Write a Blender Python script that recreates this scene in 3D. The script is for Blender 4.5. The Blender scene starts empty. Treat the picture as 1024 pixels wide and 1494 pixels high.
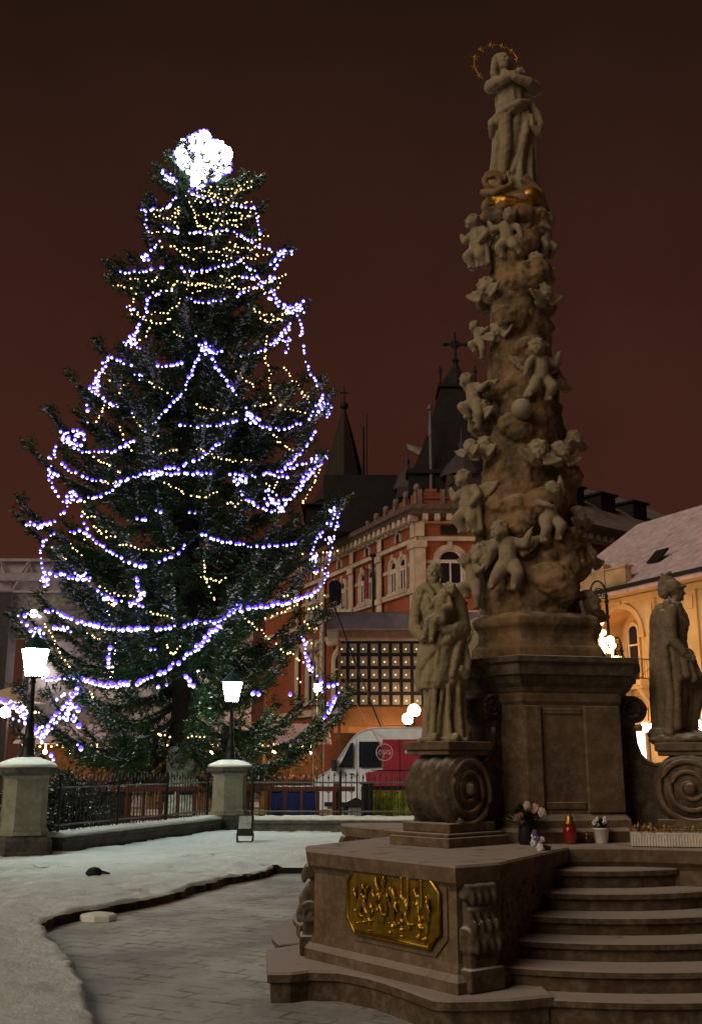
import bpy, bmesh, math, random
import numpy as np
from mathutils import Vector, Matrix, Euler
random.seed(7); RNG = np.random.default_rng(7)
SC = bpy.context.scene; COL = SC.collection
R = math.radians
# ------------------------------------------------------------------ camera, sky, light, exposure
CAM_H, PITCH, F = 1.6, R(13.9), 1500.0
cd = bpy.data.cameras.new('camera'); cam = bpy.data.objects.new('camera', cd); COL.objects.link(cam)
cam.location = (0, 0, CAM_H); cam.rotation_euler = (R(90) + PITCH, 0, 0)
cd.sensor_fit = 'HORIZONTAL'; cd.sensor_width = 36; cd.lens = 36 * F / 1024
cd.clip_start = 0.1; cd.clip_end = 2000
SC.camera = cam
W = bpy.data.worlds.new('World'); SC.world = W; W.use_nodes = True
nt = W.node_tree; bg = nt.nodes['Background']
tc = nt.nodes.new('ShaderNodeTexCoord'); sx = nt.nodes.new('ShaderNodeSeparateXYZ'); cr = nt.nodes.new('ShaderNodeValToRGB')
nt.links.new(tc.outputs['Generated'], sx.inputs[0]); nt.links.new(sx.outputs['Z'], cr.inputs[0]); 
ns = nt.nodes.new('ShaderNodeTexNoise'); ns.inputs['Scale'].default_value = 2.6; ns.inputs['Detail'].default_value = 7; ns.inputs['Roughness'].default_value = .62
mr = nt.nodes.new('ShaderNodeMapRange'); mr.inputs['From Min'].default_value = .3; mr.inputs['From Max'].default_value = .7; mr.inputs['To Min'].default_value = .84; mr.inputs['To Max'].default_value = 1.16
ml = nt.nodes.new('ShaderNodeVectorMath'); ml.operation = 'SCALE'
nt.links.new(tc.outputs['Generated'], ns.inputs['Vector']); nt.links.new(ns.outputs['Fac'], mr.inputs['Value']); nt.links.new(cr.outputs[0], ml.inputs[0]); nt.links.new(mr.outputs[0], ml.inputs['Scale']); nt.links.new(ml.outputs[0], bg.inputs[0])
e = cr.color_ramp.elements
e[0].position = 0.0; e[0].color = (.056, .0180, .0108, 1)
e[1].position = .75; e[1].color = (.0125, .0058, .0038, 1)
m_ = e.new(.34); m_.color = (.043, .0142, .0091, 1)
m2_ = e.new(.58); m2_.color = (.0240, .0096, .0062, 1)
bg.inputs[1].default_value = 1.0
sd = bpy.data.lights.new('sun', 'SUN'); sun = bpy.data.objects.new('sun', sd); COL.objects.link(sun)
sd.energy = 1.55; sd.angle = R(42); sd.color = (1.0, .82, .58)
SUN_FROM = Vector((-.68, -.56, .56))
sun.rotation_euler = SUN_FROM.to_track_quat('Z', 'Y').to_euler()
SC.view_settings.view_transform = 'Standard'; SC.view_settings.look = 'None'
SC.view_settings.exposure = 0; SC.view_settings.gamma = 1
SC.cycles.max_bounces = 6; SC.cycles.transparent_max_bounces = 8
SC.cycles.sample_clamp_indirect = 4.0
# ------------------------------------------------------------------ geometry of the place (pixel -> ray -> point at a chosen distance)
_c, _s = math.cos(PITCH), math.sin(PITCH)
def ray(x, y):
    u = (x - 512) / F; v = (747 - y) / F
    return Vector((u, _c - v * _s, _s + v * _c))
def at(x, y, Y):
    d = ray(x, y); return Vector((0, 0, CAM_H)) + d * (Y / d.y)
def gnd(x, y, z=0.0):
    d = ray(x, y); return Vector((0, 0, CAM_H)) + d * ((z - CAM_H) / d.z)
# ------------------------------------------------------------------ helpers
ORG = {}
def org(o): return ORG.get(o.name, Vector((0, 0, 0)))
def tag(o, label=None, cat=None, group=None, kind=None):
    if label: o['label'] = label
    if cat: o['category'] = cat
    if group: o['group'] = group
    if kind: o['kind'] = kind
    return o
def thing(name, label, cat, loc=(0, 0, 0), rotz=0, group=None):
    o = bpy.data.objects.new(name, None); COL.objects.link(o)
    o.location = loc; o.rotation_euler = (0, 0, rotz); o.empty_display_size = .2
    ORG[o.name] = Vector(loc) if rotz == 0 else Vector((0, 0, 0))
    return tag(o, label, cat, group)
_ICO = {}
def ico(n):
    if n not in _ICO:
        bm = bmesh.new(); bmesh.ops.create_icosphere(bm, subdivisions=n, radius=1)
        bm.verts.ensure_lookup_table()
        _ICO[n] = (np.array([v.co[:] for v in bm.verts]), [tuple(v.index for v in f.verts) for f in bm.faces]); bm.free()
    return _ICO[n]
class MB:
    def __init__(s): s.v = []; s.f = []; s.mi = []; s.cur = 0
    def add(s, vs, fs):
        b = len(s.v); s.v.extend([tuple(map(float, p)) for p in vs]); s.f.extend([tuple(i + b for i in f) for f in fs]); s.mi.extend([s.cur] * len(fs)); return s
    def box(s, x0, x1, y0, y1, z0, z1, M=None):
        P = [(x, y, z) for z in (z0, z1) for y in (y0, y1) for x in (x0, x1)]
        if M is not None: P = [M @ Vector(p) for p in P]
        return s.add(P, [(0, 2, 3, 1), (4, 5, 7, 6), (0, 1, 5, 4), (2, 6, 7, 3), (0, 4, 6, 2), (1, 3, 7, 5)])
    def loft(s, rings, cap=True, closed=True):
        n = len(rings[0]); V = [p for r_ in rings for p in r_]; Fc = []
        for i in range(len(rings) - 1):
            for j in range(n if closed else n - 1):
                k = (j + 1) % n
                Fc.append((i * n + j, i * n + k, (i + 1) * n + k, (i + 1) * n + j))
        if cap: Fc.append(tuple(range(n))[::-1]); Fc.append(tuple((len(rings) - 1) * n + j for j in range(n)))
        return s.add(V, Fc)
    def lathe(s, c, prof, n=20, cap=True):
        return s.loft([[(c[0] + r_ * math.cos(2 * math.pi * j / n), c[1] + r_ * math.sin(2 * math.pi * j / n), c[2] + z) for j in range(n)] for r_, z in prof], cap)
    def prism(s, poly, z0, z1):
        return s.loft([[(p[0], p[1], z0) for p in poly], [(p[0], p[1], z1) for p in poly]])
    def tube(s, pts, r, n=6, cap=True):
        pts = [Vector(p) for p in pts]; rings = []
        rs = r if isinstance(r, (list, tuple)) else [r] * len(pts)
        for i, p in enumerate(pts):
            t = (pts[min(i + 1, len(pts) - 1)] - pts[max(i - 1, 0)])
            t = t.normalized() if t.length > 1e-9 else Vector((0, 0, 1))
            a = Vector((0, 0, 1)) if abs(t.z) < .9 else Vector((1, 0, 0))
            x = t.cross(a).normalized(); y = t.cross(x)
            rings.append([p + (x * math.cos(2 * math.pi * j / n) + y * math.sin(2 * math.pi * j / n)) * rs[i] for j in range(n)])
        return s.loft(rings, cap)
    def ell(s, c, r, rot=None, n=2):
        V, Fc = ico(n); r = (r, r, r) if not hasattr(r, '__len__') else r
        P = V * np.array(r)
        if rot is not None: P = P @ np.array(Euler(rot).to_matrix()).T
        return s.add(P + np.array(c), Fc)
    def cap(s, p0, p1, r0, r1, k=None):
        p0 = np.array(p0, float); p1 = np.array(p1, float); L = np.linalg.norm(p1 - p0)
        k = k or max(3, int(L / (min(r0, r1) * .45)) + 1)
        for i in range(k):
            t = i / (k - 1); s.ell(p0 * (1 - t) + p1 * t, r0 * (1 - t) + r1 * t)
        return s
    def chain(s, pts):                      # pts: (x,y,z,r)
        for a, b in zip(pts[:-1], pts[1:]): s.cap(a[:3], b[:3], a[3], b[3])
        return s
    def extrude(s, poly3, vec):             # planar polygon (3d) pushed along vec
        vec = Vector(vec); A = [Vector(p) for p in poly3]
        return s.loft([A, [p + vec for p in A]])
    def build(s, name, mat, parent=None, smooth=False, local=False):
        me = bpy.data.meshes.new(name)
        V = s.v
        if parent is not None and not local:
            o_ = org(parent); V = [(x - o_.x, y - o_.y, z - o_.z) for x, y, z in V]
        me.from_pydata(V, [], s.f); me.update()
        mats = mat if isinstance(mat, (list, tuple)) else [mat]
        for m in mats: me.materials.append(m)
        if len(mats) > 1: me.polygons.foreach_set('material_index', s.mi)
        bm = bmesh.new(); bm.from_mesh(me); bmesh.ops.recalc_face_normals(bm, faces=bm.faces); bm.to_mesh(me); bm.free()
        return link(name, me, parent, smooth)
    def sculpt(s, name, mat, parent=None, voxel=.012, it=4, local=False, fac=.5, disp=None):
        """grow one continuous surface round everything added so far"""
        o = s.build('tmp', mat, parent, local=local)
        m = o.modifiers.new('r', 'REMESH'); m.mode = 'VOXEL'; m.voxel_size = voxel
        m = o.modifiers.new('s', 'SMOOTH'); m.iterations = it; m.factor = fac
        for st_, sz_ in (disp or ()):
            tx = bpy.data.textures.new('carve', 'CLOUDS'); tx.noise_scale = sz_; tx.noise_depth = 3; tx.noise_type = 'SOFT_NOISE'
            m = o.modifiers.new('d', 'DISPLACE'); m.texture = tx; m.strength = st_; m.mid_level = .5
        dg = bpy.context.evaluated_depsgraph_get(); dg.update()
        me = bpy.data.meshes.new_from_object(o.evaluated_get(dg)); old = o.data
        bpy.data.objects.remove(o); bpy.data.meshes.remove(old)
        me.materials.clear(); me.materials.append(mat)
        return link(name, me, parent, True)
def link(name, me, parent=None, smooth=False):
    me.name = name
    o = bpy.data.objects.new(name, me); COL.objects.link(o)
    if smooth: me.polygons.foreach_set('use_smooth', [True] * len(me.polygons))
    if parent is not None: o.parent = parent; ORG[o.name] = org(parent)
    return o
def dup(o, parent=None):
    c = o.copy(); COL.objects.link(c); ORG[c.name] = org(o)
    if parent is not None: c.parent = parent
    for ch in list(o.children): dup(ch, c)
    return c
def bevel(o, w=.02, seg=2):
    m = o.modifiers.new('bevel', 'BEVEL'); m.width = w; m.segments = seg; m.limit_method = 'ANGLE'; return o
def npmesh(name, V, Fq, mat, parent=None, smooth=False):
    """fast mesh from arrays, all faces of the same size"""
    V = np.asarray(V, np.float32); Fq = np.asarray(Fq, np.int32); k = Fq.shape[1]
    if parent is not None: V = V - np.array(org(parent), np.float32)
    me = bpy.data.meshes.new(name)
    me.vertices.add(len(V)); me.vertices.foreach_set('co', V.ravel())
    me.loops.add(Fq.size); me.loops.foreach_set('vertex_index', Fq.ravel())
    me.polygons.add(len(Fq)); me.polygons.foreach_set('loop_start', np.arange(0, Fq.size, k, dtype=np.int32))
    me.polygons.foreach_set('loop_total', np.full(len(Fq), k, np.int32))
    me.update(calc_edges=True); me.validate(); me.materials.append(mat)
    return link(name, me, parent, smooth)
def offset(poly, d):
    """move every edge of a ccw polygon outwards by d"""
    n = len(poly); out = []
    for i in range(n):
        p0, p1, p2 = Vector(poly[i - 1]).to_2d(), Vector(poly[i]).to_2d(), Vector(poly[(i + 1) % n]).to_2d()
        a = (p1 - p0).normalized(); b = (p2 - p1).normalized()
        n1 = Vector((a.y, -a.x)); n2 = Vector((b.y, -b.x)); m = n1 + n2
        k = m.length_squared
        m = n1 if k < .2 else m * (2 / k)
        out.append(tuple(p1 + m * d))
    return out
def moulding(mb, poly, prof):               # prof: (z, offset)
    return mb.loft([[(p[0], p[1], z) for p in offset(poly, d)] for z, d in prof])
class VN:                                   # smooth value noise
    def __init__(s, seed): s.g = np.random.default_rng(seed).random((64, 64))
    def __call__(s, x, y):
        x = np.asarray(x, float); y = np.asarray(y, float)
        i = np.floor(x).astype(int); j = np.floor(y).astype(int); a = x - i; b = y - j
        a = a * a * (3 - 2 * a); b = b * b * (3 - 2 * b); g = s.g; q = lambda p, r_: g[p % 64, r_ % 64]
        return (q(i, j) * (1 - a) + q(i + 1, j) * a) * (1 - b) + (q(i, j + 1) * (1 - a) + q(i + 1, j + 1) * a) * b
# ------------------------------------------------------------------ materials
def new_mat(name):
    m = bpy.data.materials.new(name); m.use_nodes = True
    return m, m.node_tree, m.node_tree.nodes['Principled BSDF']
def mixc(nt, f, a, b, blend='MIX'):
    n = nt.nodes.new('ShaderNodeMix'); n.data_type = 'RGBA'; n.blend_type = blend
    for sock, val in ((n.inputs[0], f), (n.inputs[6], a), (n.inputs[7], b)):
        if hasattr(val, 'default_value') or hasattr(val, 'links'): nt.links.new(val, sock)
        else: sock.default_value = val if not isinstance(val, tuple) else (*val, 1)[:4]
    return n.outputs[2]
def noise(nt, scale, detail=4, rough=.6, coord='Object', stretch=None):
    t = nt.nodes.new('ShaderNodeTexCoord'); n = nt.nodes.new('ShaderNodeTexNoise')
    n.inputs['Scale'].default_value = scale; n.inputs['Detail'].default_value = detail; n.inputs['Roughness'].default_value = rough
    src = t.outputs[coord]
    if stretch:
        mp = nt.nodes.new('ShaderNodeMapping'); mp.inputs['Scale'].default_value = stretch; nt.links.new(src, mp.inputs[0]); src = mp.outputs[0]
    nt.links.new(src, n.inputs['Vector']); return n.outputs['Fac']
def ramp(nt, fac, lo, hi):
    n = nt.nodes.new('ShaderNodeMapRange'); n.inputs['From Min'].default_value = lo; n.inputs['From Max'].default_value = hi
    nt.links.new(fac, n.inputs['Value']); return n.outputs['Result']
def math_(nt, op, a, b):
    n = nt.nodes.new('ShaderNodeMath'); n.operation = op; n.use_clamp = True
    for k, val in enumerate((a, b)):
        if hasattr(val, 'links'): nt.links.new(val, n.inputs[k])
        else: n.inputs[k].default_value = val
    return n.outputs[0]
def bump(nt, bs, h, strength=.3, dist=.02):
    b = nt.nodes.new('ShaderNodeBump'); b.inputs['Strength'].default_value = strength; b.inputs['Distance'].default_value = dist
    nt.links.new(h, b.inputs['Height']); nt.links.new(b.outputs[0], bs.inputs['Normal'])
def snowmask(nt, lo=.55, hi=.9, patch=.35):
    g = nt.nodes.new('ShaderNodeNewGeometry'); s = nt.nodes.new('ShaderNodeSeparateXYZ'); nt.links.new(g.outputs['Normal'], s.inputs[0])
    up = ramp(nt, s.outputs['Z'], lo, hi); nz = ramp(nt, noise(nt, 5, 5), patch - .12, patch + .12)
    return math_(nt, 'MULTIPLY', up, nz)
def plain(name, col, rough=.6, metal=0., var=.18, scale=6, bmp=0., spec=.3):
    m, nt, b = new_mat(name); b.inputs['Roughness'].default_value = rough; b.inputs['Metallic'].default_value = metal
    b.inputs['Specular IOR Level'].default_value = spec
    dk = tuple(c * (1 - var * 1.6) for c in col); lt = tuple(min(1, c * (1 + var)) for c in col)
    nt.links.new(mixc(nt, ramp(nt, noise(nt, scale), .3, .7), dk, lt), b.inputs['Base Color'])
    if bmp: bump(nt, b, noise(nt, scale * 6), bmp)
    return m
def stone(name, c1, c2, stain=(.03, .028, .02), snow=.0, scale=2.2, stain_amt=.55, bmp=.35, snow_col=(.5, .48, .47), patch=.35):
    m, nt, b = new_mat(name); b.inputs['Roughness'].default_value = .9; b.inputs['Specular IOR Level'].default_value = .12
    c = mixc(nt, ramp(nt, noise(nt, scale, 6), .35, .65), c1, c2)
    st = ramp(nt, noise(nt, scale * .8, 5, .65, stretch=(1.4, 1.4, .6)), stain_amt, stain_amt + .16)
    c = mixc(nt, math_(nt, 'MULTIPLY', st, .75), c, stain)
    c = mixc(nt, ramp(nt, noise(nt, 12, 4, .7), .45, .8), c, mixc(nt, .22, c, (.5, .45, .38)))
    if snow: c = mixc(nt, math_(nt, 'MULTIPLY', snowmask(nt, patch=patch), snow), c, snow_col)
    nt.links.new(c, b.inputs['Base Color']); bump(nt, b, noise(nt, 30, 6, .7), bmp, .015)
    return m
def glow(name, col, strength):
    m, nt, b = new_mat(name); b.inputs['Base Color'].default_value = (.1, .1, .1, 1)
    b.inputs['Emission Color'].default_value = (*col, 1); b.inputs['Emission Strength'].default_value = strength
    return m
M = {}
M['stone'] = stone('weathered_sandstone', (.088, .056, .034), (.145, .098, .062), snow=.9, snow_col=(.42,.36,.345))
M['stone_pale'] = stone('pale_carved_stone', (.205, .155, .10), (.28, .22, .15), snow=.7, stain_amt=.66, scale=3.5, bmp=.2, patch=.5)
M['stone_col'] = stone('column_cloud_stone', (.15, .085, .040), (.25, .155, .082), stain=(.022, .020, .012), stain_amt=.45, scale=2.4, snow=.5, patch=.55)
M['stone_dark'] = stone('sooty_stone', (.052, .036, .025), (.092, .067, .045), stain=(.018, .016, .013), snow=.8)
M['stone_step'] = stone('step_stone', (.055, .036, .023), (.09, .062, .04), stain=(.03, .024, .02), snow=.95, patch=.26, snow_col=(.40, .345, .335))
M['stone_ped'] = stone('grey_pedestal_stone', (.185, .185, .135), (.25, .25, .19), stain=(.12, .12, .08), snow=0, scale=3, stain_amt=.62)
M['stone_wall'] = stone('dark_kerb_stone', (.05, .05, .045), (.09, .09, .08), snow=0)
M['snow'] = None
def snow_mat():
    m, nt, b = new_mat('fresh_snow'); b.inputs['Roughness'].default_value = .85; b.inputs['Specular IOR Level'].default_value = .1
    c = mixc(nt, ramp(nt, noise(nt, 1.1, 6, .7), .32, .62), (.66, .73, .76), (.80, .86, .89))
    c = mixc(nt, ramp(nt, noise(nt, 7, 5, .75), .64, .78), c, (.42, .45, .45))
    nt.links.new(c, b.inputs['Base Color']); bump(nt, b, noise(nt, 10, 9, .75), .9, .06); return m
M['snow'] = snow_mat()
M['snow_cap'] = plain('snow_cap', (.78, .80, .78), .9, var=.06, scale=9, bmp=.5, spec=.1)
M['iron'] = plain('black_iron', (.012, .013, .014), .45, .3)
M['lamp_green'] = plain('dark_green_enamel', (.012, .05, .035), .4)
M['gold'] = plain('gilded_bronze', (.40, .255, .035), .38, 1., var=.3, scale=14, bmp=.15)
M['gold_dull'] = plain('worn_gilding', (.42, .22, .04), .4, .9, var=.4, scale=9)
M['redwood'] = plain('red_brown_painted_wood', (.085, .02, .011), .8)
M['blue'] = plain('blue_plastic', (.009, .014, .10), .5)
M['bark'] = plain('spruce_bark', (.035, .026, .018), .95, var=.4, scale=14, bmp=.8)
M['limewash'] = plain('limewashed_bark', (.62, .68, .54), .9, var=.35, scale=7, bmp=.6)
M['black'] = plain('black_matt', (.008, .008, .009), .7)
M['steel'] = plain('grey_truss_aluminium', (.35, .34, .36), .4, .7)
M['glass_dark'] = plain('dark_window_glass', (.012, .012, .018), .12, spec=.6)
M['white_paint'] = plain('white_window_paint', (.52, .47, .46), .6, var=.08)
M['trim'] = plain('pale_stucco_trim', (.46, .37, .31), .85, var=.22, scale=1.2, bmp=.2)
M['roof_dark'] = plain('dark_slate_roof', (.013, .0095, .0095), .8, var=.3, scale=2)
M['roof_snow'] = plain('snow_dusted_roof', (.56, .42, .47), .9, var=.22, scale=2.6, bmp=.3)
M['roof_thin'] = plain('roof_with_thin_snow', (.20, .16, .165), .9, var=.3, scale=.9, bmp=.3)
M['cream'] = plain('cream_stucco', (.56, .37, .17), .9, var=.14, scale=.8, bmp=.1)
M['cream_dull'] = plain('dull_cream_stucco', (.40, .28, .17), .9, var=.2, scale=1.2, bmp=.1)
def brick_mat():
    m, nt, b = new_mat('red_brick'); b.inputs['Roughness'].default_value = .9; b.inputs['Specular IOR Level'].default_value = .1
    t = nt.nodes.new('ShaderNodeTexCoord'); mp = nt.nodes.new('ShaderNodeMapping'); mp.inputs['Rotation'].default_value = (R(90), 0, 0)
    br = nt.nodes.new('ShaderNodeTexBrick'); br.inputs['Scale'].default_value = 3.2
    br.inputs['Color1'].default_value = (.22, .062, .030, 1); br.inputs['Color2'].default_value = (.28, .088, .045, 1); br.inputs['Mortar'].default_value = (.30, .15, .09, 1)
    br.inputs['Mortar Size'].default_value = .012
    nt.links.new(t.outputs['Object'], mp.inputs[0]); nt.links.new(mp.outputs[0], br.inputs['Vector'])
    c = mixc(nt, ramp(nt, noise(nt, .5, 5), .4, .75), br.outputs['Color'], (.17, .045, .02))
    nt.links.new(c, b.inputs['Base Color']); return m
M['brick'] = brick_mat()
M['lamp'] = glow('lamp_diffuser', (.80, 1.0, .86), 150.0)
M['warm_lamp'] = glow('warm_globe_glass', (1.0, .62, .30), 55.0)
M['sodium'] = glow('sodium_lamp', (1.0, .47, .10), 430.0)
M['lane_glow'] = glow('lane_lamp_glass', (1.0, .66, .40), 470.0)
M['hall_glow'] = glow('hall_lamp_glass', (1.0, .88, .84), 22.0)
M['garland_glow'] = glow('warm_garland_bulbs', (1.0, .62, .25), 9.0)
M['shop'] = glow('lit_shop_window', (1.0, .80, .52), 6.5)
M['white_light'] = glow('cold_white_light', (.93, .95, 1.0), 16.0)
M['warm_bulb'] = glow('warm_bulb', (1.0, .68, .24), 5.5)
M['small_bulb'] = glow('panel_bulb', (.85, 1.0, .45), 1.2)
def bulb_mat():
    m, nt, b = new_mat('blue_white_bulb'); b.inputs['Base Color'].default_value = (.1, .1, .1, 1)
    t = nt.nodes.new('ShaderNodeTexCoord'); s = nt.nodes.new('ShaderNodeSeparateXYZ'); nt.links.new(t.outputs['Object'], s.inputs[0])
    c = mixc(nt, ramp(nt, s.outputs['Z'], -.044, .004), (.78, .80, 1.0), (.055, .015, 1.0))  # violet upper part stands for the bulb's halo, put into its emission colour
    nt.links.new(c, b.inputs['Emission Color']); b.inputs['Emission Strength'].default_value = 5.0; return m
M['bulb'] = bulb_mat()
M['star'] = glow('topper_light', (.86, .88, 1.0), 14.0)
M['star_violet'] = glow('topper_violet_glow', (.12, .05, 1.0), 4.0)
# ================================================================== GROUND
g = MB(); g.add([(-150, -20, -.02), (150, -20, -.02), (150, 300, -.02), (-150, 300, -.02)], [(0, 1, 2, 3)])
def square_mat():
    m, nt, b = new_mat('trodden_snow_on_square'); b.inputs['Roughness'].default_value = .8
    c = mixc(nt, ramp(nt, noise(nt, .6, 6), .4, .62), (.10, .095, .09), (.42, .41, .41))
    nt.links.new(c, b.inputs['Base Color']); bump(nt, b, noise(nt, 5, 5), .4, .03); return m
tag(g.build('ground', square_mat()), kind='structure')
def path_mat():
    m, nt, b = new_mat('paving_under_thin_snow'); b.inputs['Roughness'].default_value = .8; b.inputs['Specular IOR Level'].default_value = .25
    t = nt.nodes.new('ShaderNodeTexCoord'); mp = nt.nodes.new('ShaderNodeMapping'); mp.inputs['Rotation'].default_value = (0, 0, R(28))
    nt.links.new(t.outputs['Object'], mp.inputs[0])
    br = nt.nodes.new('ShaderNodeTexBrick'); br.inputs['Scale'].default_value = 1.35; br.inputs['Mortar Size'].default_value = .035; br.inputs['Mortar Smooth'].default_value = .6
    br.inputs['Color1'].default_value = (0, 0, 0, 1); br.inputs['Color2'].default_value = (.25, .25, .25, 1); br.inputs['Mortar'].default_value = (1, 1, 1, 1)
    nt.links.new(mp.outputs[0], br.inputs['Vector'])
    drift = ramp(nt, noise(nt, .75, 6, .62), .38, .60)
    sp = ramp(nt, noise(nt, 2.2, 6, .75), .45, .60)
    j = math_(nt, 'MULTIPLY', br.outputs['Color'], sp)
    c = mixc(nt, drift, (.27, .275, .28), (.52, .52, .52))
    c = mixc(nt, math_(nt, 'MULTIPLY', ramp(nt, noise(nt, 2.6, 6, .75), .56, .70), .6), c, (.15, .148, .15))
    c = mixc(nt, math_(nt, 'MULTIPLY', j, .6), c, (.06, .056, .056))
    nt.links.new(c, b.inputs['Base Color'])
    h = math_(nt, 'ADD', math_(nt, 'MULTIPLY', noise(nt, 6, 6, .7), .7), 0)
    bump(nt, b, h, .5, .03); return m
p = MB(); p.add([(-7, -4, -.014), (14, -4, -.014), (14, 18, -.014), (-7, 18, -.014)], [(0, 1, 2, 3)])
tag(p.build('path', path_mat()), kind='structure')
# snow lawn, raised above the path, with a soft broken edge
BX = np.array([0, 7.17, 8.84, 10.6, 10.95, 11.38, 13.02, 15.22, 16.2, 16.72]); BXx = np.array([.55, -1.66, -2.25, -2.98, -3.10, -3.04, -2.33, -1.70, -1.24, -1.17])
n1, n2, n3, n4 = VN(1), VN(2), VN(3), VN(4)
DENTS = [(RNG.uniform(-9, -1.2), RNG.uniform(7, 24), RNG.uniform(.06, .14), RNG.uniform(.01, .035)) for _ in range(420)]
for _x, _y, _a, _n in ((-3.4, 8.5, 1.75, 22), (-4.6, 12.0, .55, 14), (-2.9, 15.5, .2, 16), (-5.5, 15.0, 1.1, 10), (-2.6, 18.5, .05, 14)):   # trails of footprints
    for _i in range(_n):
        _w = .11 * (1 if _i % 2 else -1); DENTS.append((_x + .36 * _i * math.cos(_a) - _w * math.sin(_a), _y + .36 * _i * math.sin(_a) + _w * math.cos(_a), .13, .11))
def lawn_h(X, Y):
    h = .12 + .03 * (n1(X * .7, Y * .7) - .5) + .04 * (n2(X * 2.1, Y * 2.1) - .5) + .03 * (n3(X * 6, Y * 6) - .5) + .024 * (n4(X * 15, Y * 15) - .5)
    for dx, dy, r_, d_ in DENTS: h = h - d_ * np.exp(-((X - dx) ** 2 + (Y - dy) ** 2) / (r_ * r_ * .5))
    return h
def edge_jit(ys): return .07 * (n2(ys * 1.7, ys * 0 + 5) - .5) + .07 * (n3(ys * 7.1, ys * 0 + 9) - .5) + .03 * (n4(ys * 19., ys * 0 + 2) - .5)
def patch(ys, xl, xr, front=False):
    t = np.concatenate([np.linspace(0, .5, 30)[:-1], np.linspace(.5, .985, 110)[:-1], np.linspace(.985, 1, 10)])
    Yg = np.repeat(ys[:, None], len(t), 1); xrr = np.array([xr(y) for y in ys])[:, None]
    jit = edge_jit(ys)[:, None]
    Xg = xl + (xrr + jit - xl) * t[None, :]
    H = lawn_h(Xg, Yg); d = (xrr + jit) - Xg
    k = np.clip(d / .05, 0, 1) ** .5; H = H * k + .075 * (1 - k)
    if front:
        fr = np.where(Xg > -1.1, np.clip((Yg - ys[0] - .05 * n3(Xg * 5, Xg * 0)) / .08, 0, 1) ** .5, 1.); H = H * fr + .075 * (1 - fr)
    V = np.stack([Xg, Yg, H], -1).reshape(-1, 3); nr, nc = Xg.shape
    i = np.arange(nr - 1)[:, None] * nc + np.arange(nc - 1)[None, :]
    return V, np.stack([i, i + 1, i + nc + 1, i + nc], -1).reshape(-1, 4)
Va, Fa = patch(np.linspace(1.0, 16.74, 260), -13, lambda y: float(np.interp(y, BX, BXx)))
Vb, Fb = patch(np.linspace(16.74, 25.6, 130), -13, lambda y: 6.0, True)
tag(npmesh('snowy_ground', np.vstack([Va, Vb]), np.vstack([Fa, Fb + len(Va)]), M['snow'], smooth=True), kind='structure')
ys = np.linspace(1.0, 16.74, 200); ex = np.interp(ys, BX, BXx) + edge_jit(ys) * .6; K_ = [(x, y) for x, y in zip(ex, ys)] + [(-.6, 16.79), (0, 16.78), (1, 16.8), (6, 16.8)]
q = MB(); q.loft([[(x - .10, y + (.1 if i > 199 else 0), -.03), (x + .01 * math.sin(i * 2.1), y, -.03), (x - .015 + .012 * math.sin(i * 1.3), y, .08), (x - .10, y + (.1 if i > 199 else 0), .08)] for i, (x, y) in enumerate(K_)])
tag(q.build('kerb', plain('dark_kerb', (.018, .016, .014), .8, var=.4, scale=5, bmp=.6)), kind='structure')  # very dark, mottled edge strip below the snow
# small things on the lawn
d = MB(); c = gnd(137, 1278, .13); d.ell(c + Vector((0, 0, .04)), (.11, .09, .075), n=3); d.cap(c + Vector((.05, 0, .05)), c + Vector((.22, -.03, .03)), .035, .015); d.ell(c + Vector((-.06, .02, .03)), (.07, .06, .04))
tag(d.sculpt('frozen_clod', M['black'], voxel=.012, it=2), 'small dark frozen clod with a stub lying alone on the snow', 'clod')
d = MB(); c = gnd(143, 1342, .0)
d.loft([[(c.x + r_ * math.cos(a) * 1.25, c.y + r_ * math.sin(a), z) for a in np.linspace(0, 2 * math.pi, 9)[:-1]] for r_, z in ((.16, -.01), (.165, .04), (.15, .055), (.05, .075))])
tag(d.build('loose_slab', M['snow_cap']), 'snow covered loose stone slab lying on the path by the lawn edge', 'stone')

# ================================================================== LOW WALLS, PEDESTALS, LAMPS, RAILINGS
PL = Vector((-5.73, 18.75, 0)); PC = Vector((-3.0, 26.3, 0)); 
def wall_between(a, b, label, z=.36, w=.5):
    a = Vector(a); b = Vector(b); t = (b - a).normalized(); n = Vector((t.y, -t.x, 0)); L = (b - a).length
    root = thing('garden_wall', label, 'low wall', a, 0, 'low stone walls round the lawn')
    q = MB()
    prof = [(-w / 2 - .05, 0), (-w / 2 - .05, .1), (-w / 2, .13), (-w / 2, z - .09), (-w / 2 - .05, z - .06), (-w / 2 - .05, z), (w / 2 + .05, z), (w / 2 + .05, 0)]
    q.loft([[a + n * -x_ + Vector((0, 0, zz)) for x_, zz in prof], [b + n * -x_ + Vector((0, 0, zz)) for x_, zz in prof]]); q.build('stonework', M['stone_wall'], root)
    q = MB(); N = int(L / .12); rings = []
    for i in range(N + 1):
        p_ = a + t * (L * i / N); k = .085 + .03 * random.random(); e1 = .26 + .035 * random.random(); e2 = .26 + .035 * random.random()
        rings.append([p_ + n * o_ + Vector((0, 0, z + h_)) for o_, h_ in ((-e1, .004), (-e1, k * .65), (-.1, k), (.1, k), (e2, k * .65), (e2, .004))])
    q.loft(rings); q.build('snow', M['snow_cap'], root, True)
    return root
wall_between((-5.36, 19.25, 0), (-3.35, 25.7, 0), 'low dark wall with snow between the two lamp pedestals')
wall_between((-2.5, 25.4, 0), (5.0, 25.0, 0), 'low dark wall with snow running right from the farther lamp pedestal')
wall_between((-6.15, 18.6, 0), (-13, 15.6, 0), 'low dark snowy wall leaving the photo left of the near pedestal')
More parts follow.
